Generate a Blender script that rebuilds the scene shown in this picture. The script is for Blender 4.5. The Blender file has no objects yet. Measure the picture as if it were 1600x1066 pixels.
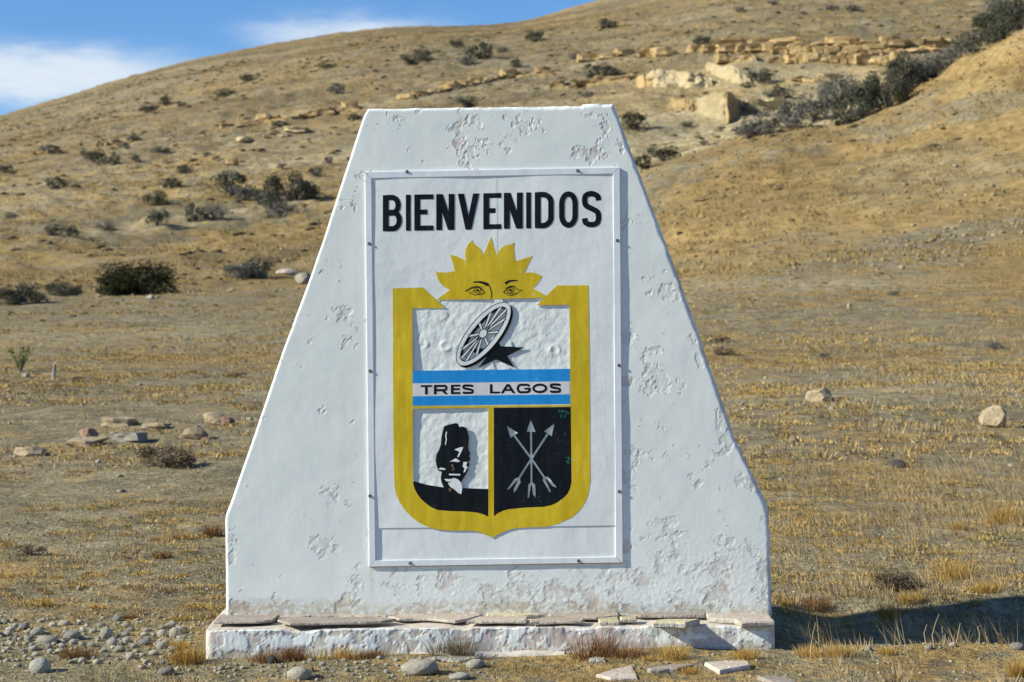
import bpy, bmesh, math, random
import numpy as np
from mathutils import Vector, Matrix, geometry

random.seed(7)
RNG = np.random.default_rng(11)
scene = bpy.context.scene
COL = scene.collection

# ------------------------------------------------------------------ camera
CAM = np.array([0.0, -9.0, 1.7])
FPX = 2951.0                                   # focal length in photo pixels (photo is 1600 x 1066)
PITCH = math.atan(86.0 / FPX)
ROLL = math.radians(0.6)
F_ = np.array([0, math.cos(PITCH), -math.sin(PITCH)])
R0 = np.array([1.0, 0, 0]); U0 = np.array([0, math.sin(PITCH), math.cos(PITCH)])
R_ = math.cos(ROLL) * R0 - math.sin(ROLL) * U0
U_ = math.sin(ROLL) * R0 + math.cos(ROLL) * U0
cam_data = bpy.data.cameras.new('camera'); cam = bpy.data.objects.new('camera', cam_data); COL.objects.link(cam)
m = Matrix(((R_[0], U_[0], -F_[0], CAM[0]), (R_[1], U_[1], -F_[1], CAM[1]), (R_[2], U_[2], -F_[2], CAM[2]), (0, 0, 0, 1)))
cam.matrix_world = m
cam_data.sensor_width = 36.0; cam_data.lens = FPX / 1600 * 36.0
cam_data.clip_start = 0.1; cam_data.clip_end = 6000
cam_data.dof.use_dof = True; cam_data.dof.focus_distance = 9.0; cam_data.dof.aperture_fstop = 5.4
scene.camera = cam

# ------------------------------------------------------------------ light and sky
SUN = Vector((-1.0, -0.225, 0.58)).normalized()
SUN_EL = math.asin(SUN.z); SUN_ROT = math.atan2(SUN.x, SUN.y) % (2 * math.pi)
sun_data = bpy.data.lights.new('sun', 'SUN'); sun = bpy.data.objects.new('sun', sun_data); COL.objects.link(sun)
sun_data.energy = 5.0; sun_data.angle = math.radians(0.55); sun_data.color = (1.0, 0.97, 0.85)
sun.rotation_euler = SUN.to_track_quat('Z', 'Y').to_euler(); sun.location = (-40, -15, 30)
scene.view_settings.view_transform = 'Standard'; scene.view_settings.look = 'None'
scene.view_settings.gamma = 1.0; scene.view_settings.use_curve_mapping = False
scene.view_settings.exposure = 0.50
SKY_STRENGTH = 0.1

world = bpy.data.worlds.new('World'); scene.world = world; world.use_nodes = True


class NT:
    """small node-tree helper"""
    def __init__(s, tree): s.t = tree
    def n(s, typ, **kw):
        nd = s.t.nodes.new(typ)
        for k, v in kw.items(): setattr(nd, k, v)
        return nd
    def link(s, a, b): s.t.links.new(a, b)
    def inp(s, sock, v):
        if v is None: return
        if hasattr(v, 'is_output') or isinstance(v, bpy.types.NodeSocket): s.t.links.new(v, sock)
        elif isinstance(v, (tuple, list)) and len(v) == 3 and sock.type == 'RGBA': sock.default_value = (*v, 1)
        else: sock.default_value = v
    def math(s, op, a, b=None, c=None, clamp=False):
        nd = s.n('ShaderNodeMath', operation=op, use_clamp=clamp)
        s.inp(nd.inputs[0], a); s.inp(nd.inputs[1], b)
        if c is not None: s.inp(nd.inputs[2], c)
        return nd.outputs[0]
    def mix(s, fac, a, b, blend='MIX'):
        nd = s.n('ShaderNodeMix', data_type='RGBA', blend_type=blend); nd.clamp_factor = True
        s.inp(nd.inputs[0], fac); s.inp(nd.inputs[6], a); s.inp(nd.inputs[7], b)
        return nd.outputs[2]
    def noise(s, vec, scale, detail=4, rough=0.55, dist=0.0, out=0):
        nd = s.n('ShaderNodeTexNoise'); s.inp(nd.inputs['Vector'], vec)
        nd.inputs['Scale'].default_value = scale; nd.inputs['Detail'].default_value = detail
        nd.inputs['Roughness'].default_value = rough; nd.inputs['Distortion'].default_value = dist
        return nd.outputs[out]
    def ramp(s, fac, lo, hi, a=0.0, b=1.0, interp='SMOOTHSTEP'):
        nd = s.n('ShaderNodeMapRange', interpolation_type=interp); s.inp(nd.inputs[0], fac)
        nd.inputs[1].default_value = lo; nd.inputs[2].default_value = hi; nd.inputs[3].default_value = a; nd.inputs[4].default_value = b
        return nd.outputs[0]
    def mapping(s, vec, scale):
        nd = s.n('ShaderNodeMapping'); s.inp(nd.inputs[0], vec); nd.inputs['Scale'].default_value = scale
        return nd.outputs[0]
    def attr(s, name):
        return s.n('ShaderNodeAttribute', attribute_name=name).outputs['Fac']


def build_world():
    t = world.node_tree; t.nodes.clear(); g = NT(t)
    out = g.n('ShaderNodeOutputWorld'); bg = g.n('ShaderNodeBackground')
    sky = g.n('ShaderNodeTexSky', sky_type='NISHITA'); sky.sun_disc = False
    sky.sun_elevation = SUN_EL; sky.sun_rotation = SUN_ROT
    sky.altitude = 900; sky.air_density = 1.0; sky.dust_density = 0.0; sky.ozone_density = 10
    tc = g.n('ShaderNodeTexCoord').outputs['Generated']
    sp = g.n('ShaderNodeSeparateXYZ'); g.link(tc, sp.inputs[0])
    az = g.math('ARCTAN2', sp.outputs[0], sp.outputs[1]); el = g.math('ARCSINE', sp.outputs[2])
    wv = g.mapping(tc, (9, 9, 26))
    w1 = g.math('SUBTRACT', g.noise(wv, 1.0, 5, 0.55), 0.5)
    w2 = g.math('SUBTRACT', g.noise(g.mapping(tc, (10, 10, 30)), 1.7, 4, 0.6), 0.5)
    azw = g.math('MULTIPLY_ADD', w1, 0.05, az); elw = g.math('MULTIPLY_ADD', w2, 0.022, el)
    # the low cloud banks that hang over the ridge (azimuth, elevation, widths)
    dens = None
    for a, e, sa, se, k in ((-0.235, 0.110, 0.085, 0.0155, 1.25), (-0.30, 0.106, 0.07, 0.0145, 1.15), (-0.085, 0.133, 0.055, 0.0115, 0.85),
                            (-0.16, 0.118, 0.05, 0.005, 0.25), (-0.5, 0.11, 0.12, 0.02, 0.9), (0.55, 0.16, 0.2, 0.02, 0.9),
                            (1.3, 0.14, 0.3, 0.025, 0.9), (-1.2, 0.15, 0.3, 0.025, 0.8), (2.4, 0.16, 0.4, 0.03, 0.9), (-2.3, 0.14, 0.4, 0.03, 0.9)):
        da = g.math('POWER', g.math('ABSOLUTE', g.math('DIVIDE', g.math('SUBTRACT', azw, a), sa)), 2.4)
        de = g.math('POWER', g.math('ABSOLUTE', g.math('DIVIDE', g.math('SUBTRACT', elw, e), se)), 2.0)
        b = g.math('MULTIPLY', g.math('EXPONENT', g.math('MULTIPLY', g.math('ADD', da, de), -1.0)), k)
        dens = b if dens is None else g.math('MAXIMUM', dens, b)
    soft = g.noise(g.mapping(tc, (14, 14, 60)), 1.0, 5, 0.6)
    fac = g.math('MULTIPLY', dens, g.ramp(soft, 0.3, 0.65, 0.68, 1.0), clamp=True)
    fac = g.ramp(fac, 0.06, 0.98, 0.0, 0.93)
    col = g.mix(fac, sky.outputs[0], (5.6, 6.2, 6.7))
    g.link(col, bg.inputs[0]); bg.inputs[1].default_value = SKY_STRENGTH
    g.link(bg.outputs[0], out.inputs[0])


build_world()

# ------------------------------------------------------------------ numeric helpers
def ray(u, v):
    return F_ + ((u - 800.0) / FPX) * R_ + ((533.0 - v) / FPX) * U_

def face(u, v, y=0.0):
    """photo pixel -> point on the vertical plane of the given y (x, z)"""
    d = ray(u, v); t = (y - CAM[1]) / d[1]; p = CAM + t * d
    return (p[0], p[2])

def level(u, v, z):
    d = ray(u, v); t = (z - CAM[2]) / d[2]; p = CAM + t * d
    return (p[0], p[1])

def sstep(a, b, x):
    t = np.clip((x - a) / (b - a), 0, 1); return t * t * (3 - 2 * t)

def _hash(ix, iy, seed):
    h = (ix.astype(np.int64) * 374761393 + iy.astype(np.int64) * 668265263 + seed * 974711) & 0xffffffff
    h = ((h ^ (h >> 13)) * 1274126177) & 0xffffffff
    h = ((h ^ (h >> 16)) * 2246822519) & 0xffffffff
    return ((h ^ (h >> 15)) & 0xffffff) / float(0xffffff)

def vnoise(x, y, seed=0):
    x = np.asarray(x, float); y = np.asarray(y, float)
    ix = np.floor(x); iy = np.floor(y); fx = x - ix; fy = y - iy
    fx = fx * fx * fx * (fx * (fx * 6 - 15) + 10); fy = fy * fy * fy * (fy * (fy * 6 - 15) + 10)
    a = _hash(ix, iy, seed); b = _hash(ix + 1, iy, seed); c = _hash(ix, iy + 1, seed); d = _hash(ix + 1, iy + 1, seed)
    return (a * (1 - fx) + b * fx) * (1 - fy) + (c * (1 - fx) + d * fx) * fy

def fbm(x, y, octs=4, seed=0, gain=0.5):
    s = 0; a = 1; n = 0
    for k in range(octs):
        s = s + a * vnoise(x * 2 ** k + 17.3 * k, y * 2 ** k - 9.1 * k, seed + k); n += a; a *= gain
    return s / n

# ------------------------------------------------------------------ terrain height
KY = np.array([3, 9, 20, 40, 55, 65, 80, 95, 110, 118, 130, 147, 165, 175, 200, 230, 260, 300, 400], float)
near = [None, None, None, None]
TAB = {  # photo rows at depths 55 .. 400 for the columns
    -900: [500, 478, 462, 440, 420, 412, 402, 392, 380, 374, 362, 352, 350, 355, 380],
    -300: [498, 474, 454, 424, 396, 382, 362, 336, 314, 304, 283, 268, 266, 278, 320],
    0: [495, 470, 448, 412, 374, 355, 328, 295, 265, 250, 218, 194, 184, 194, 260],
    300: [493, 466, 444, 405, 362, 340, 308, 265, 225, 203, 150, 112, 99, 104, 180],
    450: [490, 465, 442, 400, 357, 333, 299, 252, 206, 181, 124, 86, 71, 74, 150],
    600: [487, 464, 440, 395, 350, 327, 290, 240, 190, 163, 105, 62, 48, 52, 120],
    800: [480, 460, 438, 380, 330, 305, 270, 218, 170, 145, 92, 55, 41, 40, 100],
    900: [474, 452, 425, 360, 305, 290, 262, 210, 160, 135, 82, 42, 22, 12, 60],
    1000: [466, 440, 395, 325, 268, 270, 248, 200, 142, 112, 66, 26, -2, -16, 20],
    1100: [458, 425, 360, 290, 235, 240, 225, 190, 130, 90, 44, 2, -35, -55, -30],
    1200: [452, 412, 335, 262, 208, 214, 205, 172, 118, 78, 30, -20, -65, -95, -80],
    1300: [450, 405, 320, 245, 196, 205, 195, 160, 112, 74, 22, -35, -85, -120, -110],
    1400: [448, 398, 305, 222, 159, 172, 168, 145, 104, 70, 12, -50, -105, -145, -140],
    1480: [446, 392, 295, 195, 116, 132, 135, 125, 95, 65, 4, -60, -120, -165, -160],
    1600: [444, 385, 275, 155, 46, 66, 75, 80, 70, 50, -10, -80, -140, -190, -190],
    1900: [440, 365, 225, 60, -90, -75, -60, -45, -40, -50, -90, -140, -200, -250, -260],
    2500: [436, 350, 200, 20, -150, -140, -130, -120, -120, -130, -170, -210, -260, -300, -320],
}
CU = np.array(sorted(TAB), float); CC = (CU - 800) / FPX
ZT = np.zeros((len(CU), len(KY)))
for i, u in enumerate(CU):
    ZT[i, :4] = (0.0, 0.0, 0.13, 0.42)
    for j in range(4, len(KY)):
        d = ray(u, TAB[int(u)][j - 4]); ZT[i, j] = CAM[2] + d[2] / d[1] * KY[j]

def _slopes(z):
    h = np.diff(KY); dl = np.diff(z, axis=1) / h; mslope = np.zeros_like(z)
    w1 = 2 * h[1:] + h[:-1]; w2 = h[1:] + 2 * h[:-1]
    a = dl[:, :-1]; b = dl[:, 1:]; ok = a * b > 0
    aa = np.where(ok, a, 1.0); bb = np.where(ok, b, 1.0)
    mslope[:, 1:-1] = np.where(ok, (w1 + w2) / (w1 / aa + w2 / bb), 0)
    mslope[:, 0] = dl[:, 0]; mslope[:, -1] = dl[:, -1]
    return mslope
ZM = _slopes(ZT)

def _col(ci, Y):
    j = np.clip(np.searchsorted(KY, Y, side='right') - 1, 0, len(KY) - 2)
    h = KY[j + 1] - KY[j]; t = np.clip((Y - KY[j]) / h, 0, 1)
    z0 = ZT[ci, j]; z1 = ZT[ci, j + 1]; m0 = ZM[ci, j] * h; m1 = ZM[ci, j + 1] * h
    t2 = t * t; t3 = t2 * t
    return (2 * t3 - 3 * t2 + 1) * z0 + (t3 - 2 * t2 + t) * m0 + (-2 * t3 + 3 * t2) * z1 + (t3 - t2) * m1

def H(x, y):
    x = np.asarray(x, float); y = np.asarray(y, float)
    Yr = y - CAM[1]; az = np.arctan2(x, Yr); r = np.hypot(x, Yr); azc = np.clip(az, -0.5, 0.5)
    Y = np.clip(r * np.cos(azc), 3, 400); c = np.clip(np.tan(azc), CC[0], CC[-1])
    i = np.clip(np.searchsorted(CC, c, side='right') - 1, 0, len(CC) - 2)
    im = np.maximum(i - 1, 0); ip = np.minimum(i + 2, len(CC) - 1)
    h = CC[i + 1] - CC[i]; t = (c - CC[i]) / h
    z0 = _col(i, Y); z1 = _col(i + 1, Y); zm = _col(im, Y); zp = _col(ip, Y)
    m0 = (z1 - zm) / np.maximum(CC[i + 1] - CC[im], 1e-6) * h; m1 = (zp - z0) / np.maximum(CC[ip] - CC[i], 1e-6) * h
    t2 = t * t; t3 = t2 * t
    z = (2 * t3 - 3 * t2 + 1) * z0 + (t3 - 2 * t2 + t) * m0 + (-2 * t3 + 3 * t2) * z1 + (t3 - t2) * m1
    w = 1 - sstep(0.7, 1.7, np.abs(az)); z = z * w
    # relief
    far = sstep(45, 110, r)
    z = z + far * ((fbm(x / 16, y / 16, 4, 3) - 0.5) * 1.4 + (fbm(x / 4.0, y / 4.0, 3, 9) - 0.5) * 0.75) * (1 - 0.6 * sstep(170, 230, r))
    z = z + far * ((fbm(x / 1.3, y / 1.3, 3, 15) - 0.5) * 0.5)
    mid = sstep(10.5, 25, r) * (1 - far)
    z = z + mid * ((fbm(x / 5, y / 5, 4, 21) - 0.5) * 0.30)
    nr = (fbm(x / 0.7, y / 0.7, 4, 31) - 0.5) * 0.07 * (1 - sstep(30, 70, r))
    z = z + nr
    # shallow ditch that runs off to the right of the plinth
    z = z - 0.13 * sstep(1.30, 1.75, x) * (1 - sstep(3.6, 5.5, x)) * sstep(-0.22, 0.10, y) * (1 - sstep(0.75, 1.25, y))
    return z

_MY = np.concatenate([np.arange(6.5, 30, 0.02), np.arange(30, 130, 0.1), np.arange(130, 330, 0.25)])
def hit(u, v):
    d = ray(u, v); X = CAM[0] + d[0] / d[1] * _MY; Z = CAM[2] + d[2] / d[1] * _MY; Yw = CAM[1] + _MY
    below = np.nonzero(H(X, Yw) >= Z)[0]
    k = below[0] if len(below) else len(_MY) - 1
    x, y = X[k], Yw[k]
    return np.array([x, y, float(H(np.array([x]), np.array([y]))[0])])

# ------------------------------------------------------------------ object helpers
def tag(o, label=None, cat=None, group=None, kind=None):
    if label: o['label'] = label
    if cat: o['category'] = cat
    if group: o['group'] = group
    if kind: o['kind'] = kind
    return o

def empty(name, loc, label=None, cat=None, group=None, rz=0):
    o = bpy.data.objects.new(name, None); COL.objects.link(o); o.empty_display_size = 0.2
    o.location = loc; o.rotation_euler = (0, 0, rz)
    return tag(o, label, cat, group)

def link_mesh(name, me, mat, parent=None, loc=(0, 0, 0), smooth=False):
    o = bpy.data.objects.new(name, me); COL.objects.link(o)
    if mat is not None and len(me.materials) == 0: me.materials.append(mat)
    o.parent = parent; o.location = loc
    if smooth: me.polygons.foreach_set('use_smooth', np.ones(len(me.polygons), bool))
    return o

def array_mesh(name, verts, faces):
    """faces: (n,3) or (n,4) int array"""
    verts = np.asarray(verts, np.float32); faces = np.asarray(faces, np.int32); k = faces.shape[1]
    me = bpy.data.meshes.new(name)
    me.vertices.add(len(verts)); me.vertices.foreach_set('co', verts.ravel())
    me.loops.add(faces.size); me.loops.foreach_set('vertex_index', faces.ravel())
    me.polygons.add(len(faces)); me.polygons.foreach_set('loop_start', np.arange(0, faces.size, k, dtype=np.int32))
    me.polygons.foreach_set('loop_total', np.full(len(faces), k, np.int32))
    me.update(calc_edges=True)
    return me

def bm_mesh(name, bm):
    me = bpy.data.meshes.new(name); bm.to_mesh(me); bm.free(); return me

def fattr(me, name, vals):
    a = me.attributes.new(name, 'FLOAT', 'POINT'); a.data.foreach_set('value', np.asarray(vals, np.float32))

# ------------------------------------------------------------------ materials
def material(name):
    mt = bpy.data.materials.new(name); mt.use_nodes = True
    g = NT(mt.node_tree); b = mt.node_tree.nodes['Principled BSDF']
    b.inputs['Specular IOR Level'].default_value = 0.3
    return mt, g, b

def bump(g, b, height, strength, dist):
    nd = g.n('ShaderNodeBump'); nd.inputs['Strength'].default_value = strength; nd.inputs['Distance'].default_value = dist
    g.inp(nd.inputs['Height'], height); g.link(nd.outputs[0], b.inputs['Normal'])

def pos(g): return g.n('ShaderNodeNewGeometry').outputs['Position']
def objc(g): return g.n('ShaderNodeTexCoord').outputs['Object']

def mat_wall():
    mt, g, b = material('peeling_white_paint'); p = objc(g)
    chip = g.attr('chip'); dirt = g.attr('dirt')
    n = g.noise(p, 16, 4); n2 = g.noise(p, 45, 3, 0.6); n3 = g.noise(p, 3.0, 4)
    base = g.mix(g.ramp(n3, 0.35, 0.7), (0.77, 0.81, 0.765), (0.82, 0.85, 0.795))
    bare = g.mix(g.ramp(n, 0.40, 0.6), (0.60, 0.56, 0.50), (0.56, 0.40, 0.35))
    bare = g.mix(g.ramp(n2, 0.45, 0.62), bare, (0.66, 0.65, 0.61))
    col = g.mix(chip, base, bare)
    col = g.mix(g.math('MULTIPLY', dirt, g.ramp(n2, 0.3, 0.6), clamp=True), col, (0.50, 0.42, 0.28))
    peel = g.math('ADD', g.attr('peel'), g.math('MULTIPLY', g.math('SUBTRACT', g.noise(p, 110, 4, 0.65), 0.5), 0.05))
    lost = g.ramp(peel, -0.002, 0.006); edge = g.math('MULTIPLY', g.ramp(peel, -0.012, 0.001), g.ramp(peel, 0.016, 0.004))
    col = g.mix(g.math('MULTIPLY', lost, g.ramp(n, 0.42, 0.6, 0.0, 0.30)), col, (0.56, 0.53, 0.48))
    col = g.mix(g.math('MULTIPLY', edge, g.ramp(n2, 0.35, 0.6, 0.0, 0.45)), col, (0.33, 0.30, 0.26))  # peel edges darkened in colour: gathered dirt plus a painted shadow outline round chips
    run = g.math('MULTIPLY', g.ramp(g.noise(g.mapping(p, (26, 26, 1.1)), 1.0, 4, 0.6), 0.52, 0.78), g.ramp(n3, 0.4, 0.65, 0.0, 0.34))
    col = g.mix(run, col, (0.56, 0.54, 0.47))
    g.link(col, b.inputs['Base Color']); b.inputs['Roughness'].default_value = 0.75
    hh = g.math('MULTIPLY_ADD', g.noise(p, 240, 3, 0.6), 0.5, g.noise(p, 90, 3, 0.6))
    bump(g, b, g.math('MULTIPLY_ADD', lost, -1.6, g.math('MULTIPLY', hh, 0.3)), 0.75, 0.0022)
    return mt

def mat_paint(name, c1, c2, rough=0.45, spec=0.3, wear=0.0, bstr=0.25):
    mt, g, b = material(name); p = pos(g)
    n = g.noise(g.mapping(p, (22, 22, 4)), 1.0, 6, 0.65); n2 = g.noise(p, 48, 5, 0.7)
    col = g.mix(g.ramp(n, 0.35, 0.68), c1, c2)
    if wear: col = g.mix(g.ramp(g.math('MULTIPLY_ADD', n, 0.35, n2), 0.80, 0.90, 0, wear), col, (0.62, 0.61, 0.57))
    g.link(col, b.inputs['Base Color']); b.inputs['Roughness'].default_value = rough
    b.inputs['Specular IOR Level'].default_value = spec
    bump(g, b, g.math('ADD', g.noise(p, 6, 3), g.math('MULTIPLY', g.noise(g.mapping(p, (120, 120, 12)), 1.0, 3), 0.06)), bstr, 0.012)
    return mt

def mat_ground():
    mt, g, b = material('dry_steppe_ground'); p = pos(g)
    gold = g.attr('gold'); pale = g.attr('pale'); grav = g.attr('gravel')
    big = g.noise(p, 0.10, 5, 0.6); midn = g.noise(p, 0.7, 5, 0.62); fine = g.noise(p, 5.5, 6, 0.72); tiny = g.noise(p, 22, 4, 0.75)
    med = g.noise(p, 1.9, 5, 0.7)
    soil = g.mix(g.ramp(fine, 0.40, 0.60), (0.191, 0.159, 0.097), (0.360, 0.304, 0.190))
    straw = g.mix(g.ramp(tiny, 0.38, 0.62), (0.267, 0.175, 0.066), (0.431, 0.302, 0.123))
    sel = g.math('ADD', g.math('MULTIPLY_ADD', midn, 0.9, g.math('MULTIPLY', fine, 0.9)), g.math('MULTIPLY', big, 0.55))
    gsel = g.math('ADD', sel, g.math('MULTIPLY', gold, 0.42))
    col = g.mix(g.ramp(gsel, 1.16, 1.34), soil, straw)
    gr = g.mix(g.ramp(tiny, 0.40, 0.62), (0.191, 0.157, 0.089), (0.360, 0.304, 0.183))
    col = g.mix(g.math('MULTIPLY', grav, g.ramp(sel, 1.32, 1.08), clamp=True), col, gr)
    pl = g.mix(g.ramp(fine, 0.4, 0.65), (0.386, 0.322, 0.185), (0.552, 0.466, 0.284))
    col = g.mix(g.math('MULTIPLY', pale, g.ramp(fine, 0.28, 0.6), clamp=True), col, pl)
    # low brown cushions and bare dark scabs in the turf
    v = g.n('ShaderNodeTexVoronoi'); g.link(g.n('ShaderNodeVectorMath', operation='ADD').outputs[0], v.inputs['Vector'])
    va = v.inputs['Vector'].links[0].from_node; g.link(p, va.inputs[0]); g.link(g.noise(p, 3.0, 3, 0.6, 0, 1), va.inputs[1])
    v.inputs['Scale'].default_value = 3.6; v.inputs['Randomness'].default_value = 1.0
    spot = g.math('MULTIPLY', g.ramp(v.outputs['Distance'], 0.42, 0.16), g.ramp(med, 0.46, 0.60))
    dark = g.mix(g.ramp(fine, 0.45, 0.55), (0.12, 0.10, 0.06), (0.20, 0.14, 0.07))
    col = g.mix(g.math('MULTIPLY', spot, 0.8), col, dark)
    stony = g.attr('stony'); strat = g.attr('strata')
    col = g.mix(g.math('MULTIPLY', stony, g.ramp(fine, 0.62, 0.40), clamp=True), col, g.mix(tiny, (0.144, 0.109, 0.061), (0.216, 0.176, 0.104)))
    hs = g.n('ShaderNodeHueSaturation'); g.link(col, hs.inputs['Color']); g.link(g.math('MULTIPLY', g.ramp(strat, 0, 1, 0.82, 1.18, 'LINEAR'), g.ramp(med, 0.32, 0.68, 0.66, 1.24)), hs.inputs['Value']); col = hs.outputs[0]
    g.link(col, b.inputs['Base Color']); b.inputs['Roughness'].default_value = 0.95; b.inputs['Specular IOR Level'].default_value = 0.05
    hh = g.math('ADD', g.math('MULTIPLY', fine, 1.0), g.math('MULTIPLY', tiny, 0.35))
    bump(g, b, hh, 0.6, 0.10)
    return mt

def mat_rock(name, cols, rough=0.9, scale=3.0, bs=0.6):
    mt, g, b = material(name); p = objc(g)
    rnd = g.n('ShaderNodeObjectInfo').outputs['Random']
    n = g.noise(p, scale, 5, 0.65); n2 = g.noise(p, scale * 6, 4, 0.65)
    col = g.mix(g.ramp(n, 0.35, 0.65), cols[0], cols[1])
    if len(cols) > 2: col = g.mix(g.ramp(n2, 0.5, 0.72), col, cols[2])
    hs = g.n('ShaderNodeHueSaturation'); g.link(col, hs.inputs['Color']); g.link(g.ramp(rnd, 0, 1, 0.68, 1.22, 'LINEAR'), hs.inputs['Value'])
    g.link(hs.outputs[0], b.inputs['Base Color']); b.inputs['Roughness'].default_value = rough; b.inputs['Specular IOR Level'].default_value = 0.15
    bump(g, b, g.math('ADD', n, g.math('MULTIPLY', n2, 0.4)), bs, 0.12)
    return mt

def mat_islands(name, cols, noise_scale=0.35, rough=0.85, tone=False):
    """one colour per blade, leaf or pebble"""
    mt, g, b = material(name)
    geo = g.n('ShaderNodeNewGeometry'); r = geo.outputs['Random Per Island']; p = geo.outputs['Position']
    n = g.noise(p, noise_scale, 4, 0.6)
    cr = g.n('ShaderNodeValToRGB'); el = cr.color_ramp.elements
    while len(el) < len(cols): el.new(0.5)
    for i, c in enumerate(cols): el[i].position = i / (len(cols) - 1); el[i].color = (*c, 1)
    if tone: r = g.math('MULTIPLY_ADD', r, 0.3, g.math('MULTIPLY', g.attr('tone'), 1.35))
    g.link(g.math('ADD', g.math('MULTIPLY', r, 0.55), g.ramp(n, 0.3, 0.7, 0.0, 0.45, 'LINEAR')), cr.inputs[0])
    g.link(cr.outputs[0], b.inputs['Base Color']); b.inputs['Roughness'].default_value = rough; b.inputs['Specular IOR Level'].default_value = 0.1
    return mt

def mat_plain(name, c, rough=0.8, metal=0.0):
    mt, g, b = material(name); p = objc(g)
    n = g.noise(p, 30, 4); g.link(g.mix(n, tuple(x * 0.75 for x in c), tuple(min(1, x * 1.2) for x in c)), b.inputs['Base Color'])
    b.inputs['Roughness'].default_value = rough; b.inputs['Metallic'].default_value = metal
    return mt

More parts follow.
